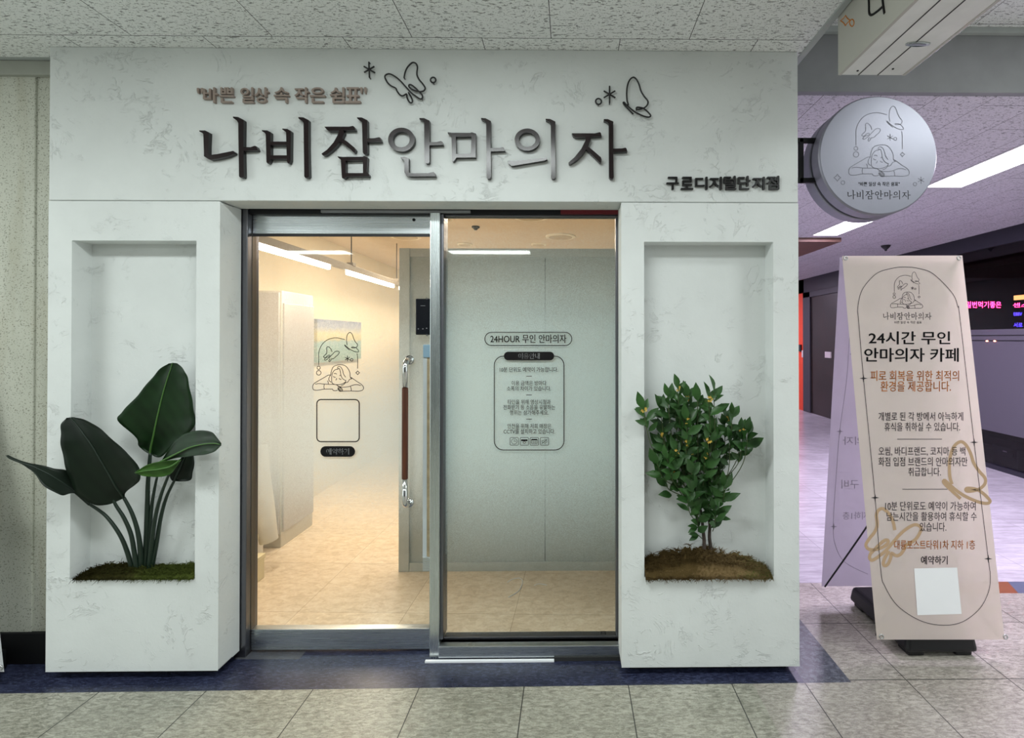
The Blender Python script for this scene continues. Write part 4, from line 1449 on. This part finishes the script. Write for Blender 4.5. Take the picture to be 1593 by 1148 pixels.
# ================================================================== PLANT IN THE FIRST NICHE (large paddle leaves)
za_ = NL[2]
bp_ = P(217, 888, 0.045)
plant = thing('paddle_leaf_plant', 'tall plant with five large paddle leaves in the mossy niche beside the door', 'plant', (bp_.x, 0.045, za_))
q1 = lambda x, y: (x / 2.8, 520 + y / 2.8)


def big_leaf(st_, m, ribm, name='leaf', label=None, n=6, cols=7, curl=0.012):
    """stations along the midrib: (mid px, left px, right px, y mid, y left, y right)"""
    mids = smooth_path([Vector(P(*q1(*s[0]), s[3])) for s in st_], n)
    lefts = smooth_path([Vector(P(*q1(*s[1]), s[4])) for s in st_], n)
    rights = smooth_path([Vector(P(*q1(*s[2]), s[5])) for s in st_], n)
    rows = []
    for i, (a, b, c2) in enumerate(zip(mids, lefts, rights)):
        row = []
        for k in range(cols * 2 + 1):
            s = (k - cols) / cols
            e = b if s < 0 else c2
            t = abs(s)
            q = a.lerp(e, t)
            q.y += curl * (t - t * t) * 2.2 - 0.0022 * sin(i * 0.8) * t * t
            row.append(q)
        rows.append(row)
    mb = MB().grid(rows)
    lf = mb.build(name, m, plant, smooth=True, recalc=True, label=label)
    sol = lf.modifiers.new('thick', 'SOLIDIFY')
    sol.thickness = 0.0012
    k = len(mids)
    MB().tube([v + Vector((0, -0.002, 0)) for v in mids], [0.0045 * (1 - 0.75 * i / k) for i in range(k)], 6).build('midrib', ribm, lf, smooth=True)
    return lf


# tall leaf
big_leaf([((655, 520), (652, 522), (658, 522), 0.045, 0.045, 0.045), ((658, 495), (605, 490), (700, 535), 0.04, 0.03, 0.04), ((668, 450), (596, 455), (770, 470), 0.03, 0.01, 0.03),
          ((678, 400), (514, 375), (846, 405), 0.02, -0.03, 0.02), ((690, 345), (535, 335), (846, 340), 0.01, -0.03, 0.02), ((708, 270), (600, 265), (835, 275), 0.005, -0.02, 0.01),
          ((728, 200), (655, 198), (820, 200), 0.0, -0.01, 0.0), ((745, 150), (700, 148), (805, 160), 0.0, -0.005, -0.005), ((752, 124), (735, 127), (775, 128), 0.0, 0.0, 0.0)],
         'leaf_mid', 'midrib', label='tallest upright paddle leaf')
# dark broad leaf
big_leaf([((540, 712), (536, 716), (544, 716), 0.0, 0.0, 0.0), ((525, 690), (470, 742), (546, 690), -0.02, -0.03, -0.02), ((500, 655), (400, 738), (590, 655), -0.045, -0.06, -0.04),
          ((470, 600), (330, 685), (614, 620), -0.06, -0.085, -0.05), ((440, 550), (295, 605), (590, 555), -0.075, -0.10, -0.06), ((405, 490), (272, 520), (525, 490), -0.085, -0.11, -0.07),
          ((370, 440), (264, 445), (450, 422), -0.09, -0.11, -0.08), ((335, 392), (268, 390), (385, 378), -0.09, -0.10, -0.085), ((308, 362), (290, 364), (325, 362), -0.09, -0.09, -0.09)],
         'leaf_deep', 'stalk', label='dark broad paddle leaf leaning outwards')
# narrow leaf pointing outwards, seen along its edge
big_leaf([((390, 742), (388, 742), (392, 740), -0.01, -0.01, -0.01), ((330, 690), (322, 694), (345, 670), -0.05, -0.06, -0.04), ((280, 650), (265, 701), (300, 600), -0.08, -0.12, -0.06),
          ((220, 612), (190, 658), (235, 583), -0.11, -0.15, -0.09), ((150, 578), (135, 592), (155, 565), -0.13, -0.15, -0.12), ((90, 558), (85, 563), (95, 553), -0.15, -0.155, -0.145), ((27, 528), (28, 535), (30, 527), -0.17, -0.17, -0.17)],
         'leaf_deep', 'stalk', label='narrow leaf reaching outwards past the pillar')
# folded front leaf
big_leaf([((784, 548), (784, 547), (785, 549), -0.075, -0.075, -0.075), ((745, 575), (745, 550), (742, 608), -0.07, -0.085, -0.055), ((690, 588), (700, 554), (685, 622), -0.075, -0.09, -0.06), ((640, 594), (640, 570), (625, 617), -0.085, -0.09, -0.08), ((588, 603), (590, 600), (590, 606), -0.10, -0.10, -0.10)],
         'leaf_pale', 'midrib', label='pale underside of the folded leaf')
big_leaf([((700, 555), (690, 560), (704, 553), -0.07, -0.07, -0.07), ((770, 520), (760, 540), (768, 455), -0.09, -0.085, -0.06), ((830, 492), (830, 531), (830, 425), -0.11, -0.12, -0.08),
          ((890, 478), (895, 523), (895, 419), -0.12, -0.14, -0.09), ((935, 475), (938, 508), (935, 437), -0.13, -0.14, -0.11), ((959, 480), (958, 486), (958, 475), -0.14, -0.14, -0.14)],
         'leaf_mid', 'midrib', label='folded leaf bending over the niche edge')
# small dark leaf behind
big_leaf([((758, 642), (755, 642), (762, 640), 0.03, 0.03, 0.03), ((775, 605), (738, 612), (828, 636), 0.03, 0.02, 0.04), ((795, 560), (770, 560), (842, 590), 0.035, 0.02, 0.045), ((812, 520), (800, 525), (846, 535), 0.04, 0.03, 0.05), ((825, 490), (820, 492), (830, 490), 0.045, 0.045, 0.045)],
         'leaf_deep', 'stalk', label='small dark leaf behind the folded one')
stems = [([(583, 1030), (555, 950), (520, 870), (460, 790), (390, 740)], 0.035, -0.01, 0.008), ([(600, 1032), (585, 950), (570, 870), (540, 800), (505, 745), (488, 705)], 0.03, -0.022, 0.008),
         ([(614, 1032), (612, 950), (600, 860), (575, 780), (540, 712)], 0.04, 0.0, 0.009), ([(630, 1030), (638, 900), (641, 780), (645, 640), (655, 515)], 0.05, 0.045, 0.010),
         ([(640, 1030), (650, 900), (660, 760), (672, 680), (684, 622)], 0.055, 0.05, 0.007), ([(648, 1030), (662, 900), (680, 780), (705, 690), (735, 612)], 0.045, -0.02, 0.008),
         ([(656, 1032), (680, 920), (700, 800), (725, 710), (758, 640)], 0.05, 0.03, 0.008)]
for pts, ya, yb, r in stems:
    m = len(pts)
    w3 = [P(*q1(*p), ya + (yb - ya) * i / (m - 1)) for i, p in enumerate(pts)]
    w3[0].z = za_ + 0.004
    sp = smooth_path(w3, 6)
    MB().tube(sp, [r * (1.25 - 0.6 * i / len(sp)) for i in range(len(sp))], 8).build('stalk', 'stalk', plant, smooth=True)


def moss_bed(name, x0, x1, zb, prof, m, label, n, yf=-0.004, ym=0.092, seed=3):
    rnd = random.Random(seed)
    rows = []
    K = 40
    for j in range(9):
        row = []
        for i in range(K + 1):
            u = i / K
            k = u * (len(prof) - 1)
            a = int(min(k, len(prof) - 2))
            hgt = prof[a] + (prof[a + 1] - prof[a]) * (k - a)
            v = j / 8
            f = sin(pi * min(1, 0.12 + v * 0.62)) ** 0.6
            z = zb + max(0.004, hgt * f * (0.72 + 0.5 * rnd.random()))
            if j == 0:
                z = zb + (0.001 if yf > -0.01 else -rnd.random() * 0.010 * f)
            row.append((x0 + (x1 - x0) * u, yf + (ym - yf) * v + rnd.uniform(-0.003, 0.003) * (0 < j < 8), z))
        rows.append(row)
    mb = MB().grid(rows)
    base = rows
    for _ in range(n):
        j, i = rnd.randint(0, 6), rnd.randint(0, K)
        p = Vector(base[j][i])
        d = Vector((rnd.uniform(-1, 1), rnd.uniform(-0.9, 0.3), rnd.uniform(-0.1, 0.7))).normalized()
        L = rnd.uniform(0.012, 0.03)
        q = p + d * L * 0.5 + Vector((0, 0, 0.003))
        e = p + d * L + Vector((rnd.uniform(-1, 1), 0, rnd.uniform(-1.2, 0.2))) * 0.008
        for s in (p, q, e):
            s.x = min(max(s.x, x0 + 0.001), x1 - 0.001)
            s.y = min(s.y, 0.09)
            if s.y > -0.001:
                s.z = max(s.z, zb + 0.002)
        mb.tube([p, q, e], [0.0013, 0.0011, 0.0006], 3, caps=False)
    return tag(mb.build(name, m, smooth=True, recalc=False), label, 'moss', kind='stuff')


moss_bed('moss', NL[0] + 0.02, NL[1] - 0.002, za_, [0.004, 0.028, 0.034, 0.036, 0.03, 0.045, 0.03, 0.028, 0.03, 0.026, 0.036, 0.034], 'moss_l', 'flat dark green moss bed under the paddle leaf plant', 2600)
zr_ = NR[2]
moss_bed('moss', NR[0] + 0.003, NR[1] - 0.012, zr_, [0.05, 0.062, 0.075, 0.085, 0.10, 0.098, 0.092, 0.085, 0.075, 0.07, 0.058, 0.035, 0.01], 'moss_r', 'mounded brown and green moss bed under the flowering shrub', 5200, yf=-0.014, seed=5)

# ================================================================== SHRUB IN THE SECOND NICHE
q2 = lambda x, y: (960 + x / 3.19, 560 + y / 3.19)
bs = P(*q2(440, 960), 0.045)
shrub = thing('flowering_shrub', 'small glossy shrub with yellow flowers in the mossy niche beyond the glass front', 'plant', (bs.x, 0.045, zr_))
rs = random.Random(11)
trk = [[(432, 985), (432, 900), (425, 830), (418, 765), (400, 690)], [(466, 985), (466, 940), (458, 880), (460, 820), (452, 760), (470, 690)]]
tops = []
for k, t in enumerate(trk):
    w3 = smooth_path([P(*q2(*p), 0.045 + 0.006 * (k * 2 - 1)) for p in t], 5)
    MB().tube(w3, [0.0095 - 0.0045 * i / len(w3) for i in range(len(w3))], 8).build('trunk', 'bark', shrub, smooth=True)
SPR = [(130, 243, 1), (215, 245, 0), (300, 140, 1), (250, 180, 0), (345, 190, 1), (400, 205, 0), (455, 192, 1), (480, 160, 0), (535, 290, 1), (570, 270, 0), (615, 350, 1), (650, 360, 0), (620, 405, 0), (290, 275, 0), (330, 255, 0), (440, 265, 0), (390, 310, 0), (345, 300, 1), (225, 370, 1), (205, 440, 1), (260, 415, 0), (290, 455, 1), (340, 410, 1), (362, 455, 1), (435, 470, 1), (490, 385, 0), (560, 415, 0), (200, 515, 0), (275, 542, 1), (350, 500, 0), (440, 520, 0), (500, 530, 0), (225, 575, 0), (310, 600, 0), (400, 618, 1), (480, 590, 0), (530, 625, 0), (440, 660, 0), (490, 700, 0), (370, 560, 0), (450, 395, 1), (360, 640, 0), (450, 730, 0), (480, 740, 0), (400, 740, 0), (300, 215, 0), (510, 440, 0), (250, 490, 0), (470, 330, 0), (320, 350, 0), (445, 565, 1), (415, 440, 0), (380, 390, 0), (320, 500, 0), (410, 680, 0), (350, 690, 0)]
foli, twigs, blos = MB(), MB(), MB()


def shrub_leaf(p, d, up, L, wd_):
    d = d.normalized()
    sdir = d.cross(up).normalized()
    upn = sdir.cross(d).normalized()
    rows = []
    for i, (t, w) in enumerate(((0, 0.06), (0.2, 0.62), (0.42, 0.98), (0.62, 0.9), (0.82, 0.5), (1.0, 0.02))):
        c0 = p + d * L * t - upn * L * 0.16 * t * t
        h = wd_ * w
        rows.append([c0 - sdir * h + upn * h * 0.35, c0, c0 + sdir * h + upn * h * 0.35])
    foli.grid(rows)


def clampn(v):
    v.y = min(v.y, 0.088)
    if v.y > -0.004:
        v.x = min(max(v.x, NR[0] + 0.004), NR[1] - 0.02)
    return v


for (x, y, fl) in SPR:
    depth = rs.uniform(-0.05, 0.05) if 200 < x < 560 else rs.uniform(-0.06, 0.0)
    if x < 200:
        depth = -0.05
    tip = P(*q2(x, y), depth)
    k = 0 if x < 440 else 1
    rx = (418 if k == 0 else 462) + (x - 440) * 0.30
    ry = min(900, max(y + 110, 640 + rs.uniform(-40, 90)))
    root = P(*q2(rx, ry), 0.045)
    mid = root.lerp(tip, 0.55) + Vector(((x - 440) * 0.00012, -0.01, -0.012))
    if x < 200:
        mid.y = -0.03
    tw = smooth_path([root, mid, tip], 6)
    twigs.tube(tw, 0.0020, 5, caps=False)
    out = (tip - mid).normalized()
    n = rs.randint(5, 8)
    for i in range(n):
        back = 0.12 * (i / n) ** 1.1
        st0 = tip - out * back
        a = 2.4 * i + rs.uniform(-0.5, 0.5)
        px_ = out.cross(Vector((0, 1, 0))).normalized()
        spread = 0.35 + 0.75 * min(1, back / 0.03) if i else 0.15
        e = out * (1.0 - 0.35 * spread) + px_ * cos(a) * spread + Vector((0, 1, 0)) * sin(a) * spread * 0.75 + Vector((0, -0.12, 0.12))
        L = rs.uniform(0.056, 0.086)
        endp = st0 + e.normalized() * L
        if endp.y > 0.085:
            e.y = -abs(e.y)
        if (endp.x < NR[0] + 0.005 and st0.y > -0.03) or endp.x > NR[1] - 0.02:
            e.x *= -0.6
        shrub_leaf(st0, e, Vector((rs.uniform(-0.7, 0.7), -0.8, rs.uniform(0.1, 0.9))), L, L * rs.uniform(0.20, 0.27))
    if fl:
        for i in range(5):
            a = rs.uniform(0, 2 * pi)
            c0 = tip + Vector((cos(a) * 0.009, -0.014 + rs.uniform(-0.006, 0.004), sin(a) * 0.009))
            for j in range(4):
                b_ = pi / 2 * j + a
                e = c0 + Vector((cos(b_) * 0.0065, -0.003, sin(b_) * 0.0065))
                sd_ = Vector((-sin(b_) * 0.0022, 0, cos(b_) * 0.0022))
                m_ = c0.lerp(e, 0.6)
                blos.raw([c0, m_ + sd_, e, m_ - sd_], [(0, 1, 2, 3)])
# low sprig on the trunk
for (x, y) in ((400, 830), (405, 870), (505, 785)):
    tip = P(*q2(x, y), 0.02)
    root = P(*q2(430 if x < 450 else 462, y + 25), 0.045)
    twigs.tube([root, tip], 0.0018, 5, caps=False)
    for e in ((-1, -0.4, 0.35), (-0.9, -0.3, -0.3)) if x < 450 else ((1, -0.4, 0.1), (0.3, -0.4, 0.8)):
        shrub_leaf(tip, Vector(e), Vector((0, -0.7, 0.7)), 0.052, 0.0115)
fo_ = foli.build('foliage', 'shrub_leaf', shrub, smooth=True, recalc=False)
twigs.build('branch', 'twig', shrub, smooth=True)
blos.build('blossom', 'petal', shrub, recalc=False)

# ================================================================== INSIDE THE SHOP
XLmp = -1.80
zl = 2.05
lamp = thing('linear_pendant_lamp', 'long grey rail lamp with bright tubes hanging in the shop behind the door', 'lamp', (XLmp, 1.6, zl))
MB().box(XLmp - 0.02, XLmp + 0.02, 0.42, 5.4, zl + 0.012, zl + 0.062).build('rail', 'rail', lamp, bevel=0.004)
for ya, yb in ((0.50, 1.50), (1.80, 2.85), (3.05, 4.05), (4.2, 5.3)):
    MB().box(XLmp - 0.014, XLmp + 0.014, ya, yb, zl - 0.022, zl + 0.012).build('tube', 'tube', lamp, bevel=0.006)
    area('tube_light', (XLmp, (ya + yb) / 2, zl - 0.03), 0.05, yb - ya, P_SHOP, WARM)
for y in (0.66, 1.88, 2.95, 5.0):
    MB().tube([(XLmp, y, zl + 0.06), (XLmp, y, 2.50)], 0.004, 6).build('hanger_wire', 'slot', lamp)
    MB().box(XLmp - 0.026, XLmp + 0.026, y - 0.03, y + 0.03, zl + 0.055, zl + 0.085).build('clamp', 'rail', lamp, bevel=0.004)


def downlight(x, y, r, label):
    o = MB().lathe((x, y, 2.484), [(r * 0.80, 0.004), (r * 0.86, 0.0), (r, 0.006), (r, 0.016)], 'z', 40).build('ceiling_downlight', 'downlight')
    MB().lathe((x, y, 2.4825), [(r * 0.74, 0.0), (r * 0.78, 0.004)], 'z', 36).build('lens', 'downlight_in', o)
    area('downlight_light', (x, y, 2.478), r, r, 5, WARM)
    return tag(o, label, 'ceiling light', 'round ceiling lights inside the shop')


for (qx, qy, r, lb_) in ((872, 369, 0.145, 'large round ceiling vent light above the notice window, with concentric rings'), (723, 381, 0.078, 'small round ceiling light close to the door post, deep in the shop'),
                         (838, 381, 0.078, 'small round ceiling light behind the large ringed one'), (825, 338, 0.145, 'round ceiling light cut by the top frame of the fixed window'),
                         (690, 341, 0.078, 'round ceiling light peeping out beside the steel post'), (631, 369, 0.145, 'large round ceiling light above the hanging tubes seen through the door')):
    g = G(qx, qy, 2.49)
    downlight(g.x, g.y, r, lb_)
g = G(740, 354, 2.49)
sk = MB().lathe((g.x, g.y, 2.468), [(0.012, 0), (0.02, 0.012), (0.035, 0.02), (0.035, 0.032)], 'z', 20).build('ceiling_sensor', 'slot')
tag(sk, 'small dark ceiling sensor in the shop above the fixed window', 'sensor')
cl_ = thing('wall_cabinet', 'tall white cabinet against the cream wall behind the door', 'cabinet', (-2.27, 1.45, 0))
cx0, cx1, cy0, cy1, cz = XI + 0.003, P(438, 600, 1.40).x, 1.40, 1.84, 1.86
MB().box(cx0, cx1, cy0, cy1, 0.0, cz).build('body', 'cabinet', cl_, bevel=0.004)
MB().box(cx0 + 0.02, cx1 - 0.012, cy0 - 0.018, cy0, 0.10, cz - 0.015).build('front_panel', 'cabinet_face', cl_, bevel=0.003)
MB().box(cx1, cx1 + 0.014, cy0 + 0.01, cy1 - 0.01, 0.11, cz - 0.09).build('side_panel', 'cabinet_face', cl_, bevel=0.003)
pn = MB().box(XI + 0.002, XI + 0.03, P(498, 530, 0.0).y + 2.55, 3.55, 1.34, 1.76)
pn = MB().box(XI + 0.002, XI + 0.035, 2.55, 3.55, 1.28, 1.70)
tag(pn.build('canvas_picture', 'painting'), 'unframed canvas of a pale sky over grey green water on the cream wall', 'picture')
for pts, lb5 in (([(789, 906), (795, 902), (806, 899), (812, 902), (812, 909), (806, 920), (791, 929)], 'thin white hooked thread lying on the shop floor behind the fixed window'), ([(831, 911), (838, 908), (851, 910)], 'short white thread lying beside the hooked one on the shop floor')):
    q_ = [G(x, y, 0.003) for x, y in smooth_path(pts, 4)]
    tag(MB().tube(q_, 0.0022, 5).build('thread_scrap', 'paper'), lb5, 'thread')
# white massage chair leg section and cream storage boxes at the wall
ch = thing('massage_chair', 'white padded armchair mostly hidden behind the door frame', 'chair', (-2.2, 1.15, 0))
mb = MB()
fx = P(413, 760, 1.15).x
mb.tube(smooth_path([(fx - 0.01, 1.12, 0.80), (fx + 0.01, 1.10, 0.60), (fx + 0.045, 1.07, 0.42), (fx + 0.075, 1.05, 0.24), (fx + 0.085, 1.05, 0.19)], 6), [0.035 + 0.022 * sin(min(1, i / 20) * pi * 0.62) for i in range(25)], 14)
mb.build('footrest', 'chair', ch, smooth=True)
mb = MB().lathe((fx - 0.17, 1.12, 0.42), [(0.05, -0.16), (0.12, -0.13), (0.16, -0.02), (0.165, 0.10), (0.14, 0.26), (0.06, 0.34)], 'z', 28)
mb.build('padded_side', 'chair', ch, smooth=True)
MB().box(fx - 0.30, fx - 0.06, 1.02, 1.24, 0.0, 0.28).build('base', 'chair', ch, bevel=0.02)
b1 = P(412.5, 870, 0.62)
for zz0, zz1, xx, lb2 in ((0.0, 0.155, 0.0, 'lower cream storage box of two on the shop floor'), (0.156, 0.27, -0.045, 'upper cream storage box resting on the other')):
    bb = thing('storage_box', lb2, 'box', (-1.9, 0.75, zz0), 'cream storage boxes')
    x1_ = P(412, 840, 0.95).x + xx
    MB().box(x1_ - 0.28, x1_, 0.66, 0.95, zz0, zz1 - 0.012).build('body', 'box', bb, bevel=0.006)
    MB().box(x1_ - 0.285, x1_ + 0.004, 0.655, 0.955, zz1 - 0.030, zz1).build('lid', 'box', bb, bevel=0.005)

# ================================================================== LAMPS, SIDE CORRIDOR FITTINGS
def panel(name, x, y, sx, sy, z, m, label, power, col, group):
    t = thing(name, label, 'ceiling light', (x, y, z), group)
    fm_ = MB()
    fm_.box(x - sx / 2 - 0.02, x + sx / 2 + 0.02, y - sy / 2 - 0.02, y + sy / 2 + 0.02, z - 0.006, z + 0.003)
    fm_.build('frame', 'lamp_frame', t)
    MB().box(x - sx / 2, x + sx / 2, y - sy / 2, y + sy / 2, z - 0.009, z - 0.0055).build('diffuser', m, t)
    area(name + '_light', (x, y, z - 0.015), sx, sy, power, col)
    return t


for i, (x, y, L, z) in enumerate(((-0.66, -1.42, 1.2, ZC), (-3.5, -1.42, 1.2, ZC), (2.7, -1.2, 1.2, ZR), (-1.2, -4.85, 1.2, ZC), (-3.9, -4.85, 1.2, ZC), (2.7, -3.9, 1.2, ZR))):
    panel('hall_ceiling_light', x, y, L, 0.30, z, 'panel_cool', 'cool white ceiling panel over the hall in front of the shop', P_HALL, COOL, 'hall ceiling panels')
for y, lb3 in ((1.2, 'long bright ceiling panel nearer the round sign'), (3.1, 'bright ceiling panel farther down the side corridor, below the round sign'), (5.0, 'third ceiling panel down the side corridor'), (6.9, 'fourth ceiling panel down the side corridor'), (8.8, 'last ceiling panel down the side corridor')):
    panel('corridor_ceiling_light', 3.06, y, 0.28, 1.2, ZK, 'panel_lilac', lb3, P_SIDE, LILAC, 'side corridor ceiling panels')
cn = MB().box(XR + 0.01, 3.35, 3.88, 7.5, ZK - 0.05, ZK).build('ceiling_canopy', 'brown')
tag(cn, 'flat brown soffit panel under the side corridor ceiling', 'soffit')
g = G(1378, 384, ZK - 0.02)
sp_ = MB().lathe((g.x, g.y, ZK - 0.075), [(0.012, 0), (0.018, 0.02), (0.05, 0.05), (0.06, 0.072)], 'z', 20).build('ceiling_sensor', 'slot')
tag(sp_, 'small black cone sensor on the side corridor ceiling', 'sensor')


def wall_proj(X):
    def f(px, py, off=0.0):
        d = ray(px, py)
        q = EYE + d * ((X - EYE.x) / d.x)
        return Vector((X - off, q.y, q.z))
    return f


pr_ = wall_proj(XW)
a, b = pr_(1284, 547), pr_(1293, 557)
sw = MB().box(XW - 0.012, XW + 0.012, b.y, a.y, b.z, a.z).build('wall_switch', 'switch')
tag(sw, 'pale switch plate on the dark brown door leaf', 'switch')
a, b = pr_(1243, 536), pr_(1247.5, 546.5)
kp = MB().box(XW - 0.03, XW, b.y, a.y, b.z, a.z).build('door_keypad', 'lock', bevel=0.004)
tag(kp, 'black keypad box on the red wall', 'keypad')
a, b = pr_(1248, 545), pr_(1250.5, 556)
kp = MB().box(XW - 0.012, XW, b.y, a.y, b.z, a.z).build('wall_switch', 'switch')
tag(kp, 'narrow pale switch on the red wall beside the black frame', 'switch')
# reflected neon words, built as glowing letters behind the dark glass, and equipment
XN = XW + 0.35
pn_ = wall_proj(XN)
def neon(body, rect, m, label, bold=0.01):
    mb = MB()
    put_text(mb, body, rect, pn_, 0.0, bold)
    bmesh.ops.solidify(mb.b, geom=mb.b.faces[:], thickness=0.012)
    return tag(mb.build('neon_reflection', m), label, 'neon sign', 'neon reflections in the dark glass')


neon('일번먹기좋은', (1503, 1557.5, 469, 479), 'pink_neon_reflection', 'glowing letters for a pink neon word reflected in the dark glass beside the banner', 0.004)
neon('센스', (1576, 1600, 471, 478), 'pink_neon_reflection', 'glowing letters for a short pink neon word reflected under the orange bar', 0.004)
neon('EBBV', (1577, 1590, 486, 491), 'violet_neon_reflection', 'glowing letters for a violet word reflected below the short pink neon', 0.0)
neon('서로 좋', (1577, 1600, 502, 509), 'violet_neon_reflection', 'glowing letters for a violet line reflected right above the frosted band', 0.0)
a, b = pn_(1577, 460), pn_(1605, 464.5)
ob_ = MB().box(XN, XN + 0.02, b.y, a.y, b.z, a.z).build('neon_bar_reflection', 'orange_neon_reflection')
tag(ob_, 'glowing strip for an orange bar reflected above the short pink neon word', 'neon sign')
for qx, lb4 in ((1535.5, 'red standby light on the line under the glass edge, nearer the banner'), (1547.5, 'red standby light on the line farther from the banner')):
    v = wall_proj(XW + 0.02)(qx, 530.5)
    o = MB().lathe(tuple(v), [(0.008, -0.008), (0.014, 0), (0.008, 0.008)], 'z', 12).build('indicator_lamp', 'red_dot')
    tag(o, lb4, 'indicator light', 'red standby lights')
pe = wall_proj(XW + 0.10)
a, b = pe(1543, 690), pe(1583, 735)
eq = thing('floor_speaker', 'black equipment box standing low behind the dark glass', 'equipment', (XW + 0.25, (a.y + b.y) / 2, 0))
MB().box(XW + 0.10, XW + 0.40, b.y, a.y, 0.0, a.z).build('body', 'black', eq, bevel=0.01)
c1_, c2_ = pe(1553, 700), pe(1577, 712)
MB().box(XW + 0.094, XW + 0.101, c2_.y, c1_.y, c2_.z, c1_.z).build('control_panel', 'tank', eq)
MB().box(XW + 0.092, XW + 0.095, pe(1567, 702).y, pe(1561, 702).y, pe(1564, 703).z, pe(1564, 701.5).z).build('indicator_mark', 'switch', eq)
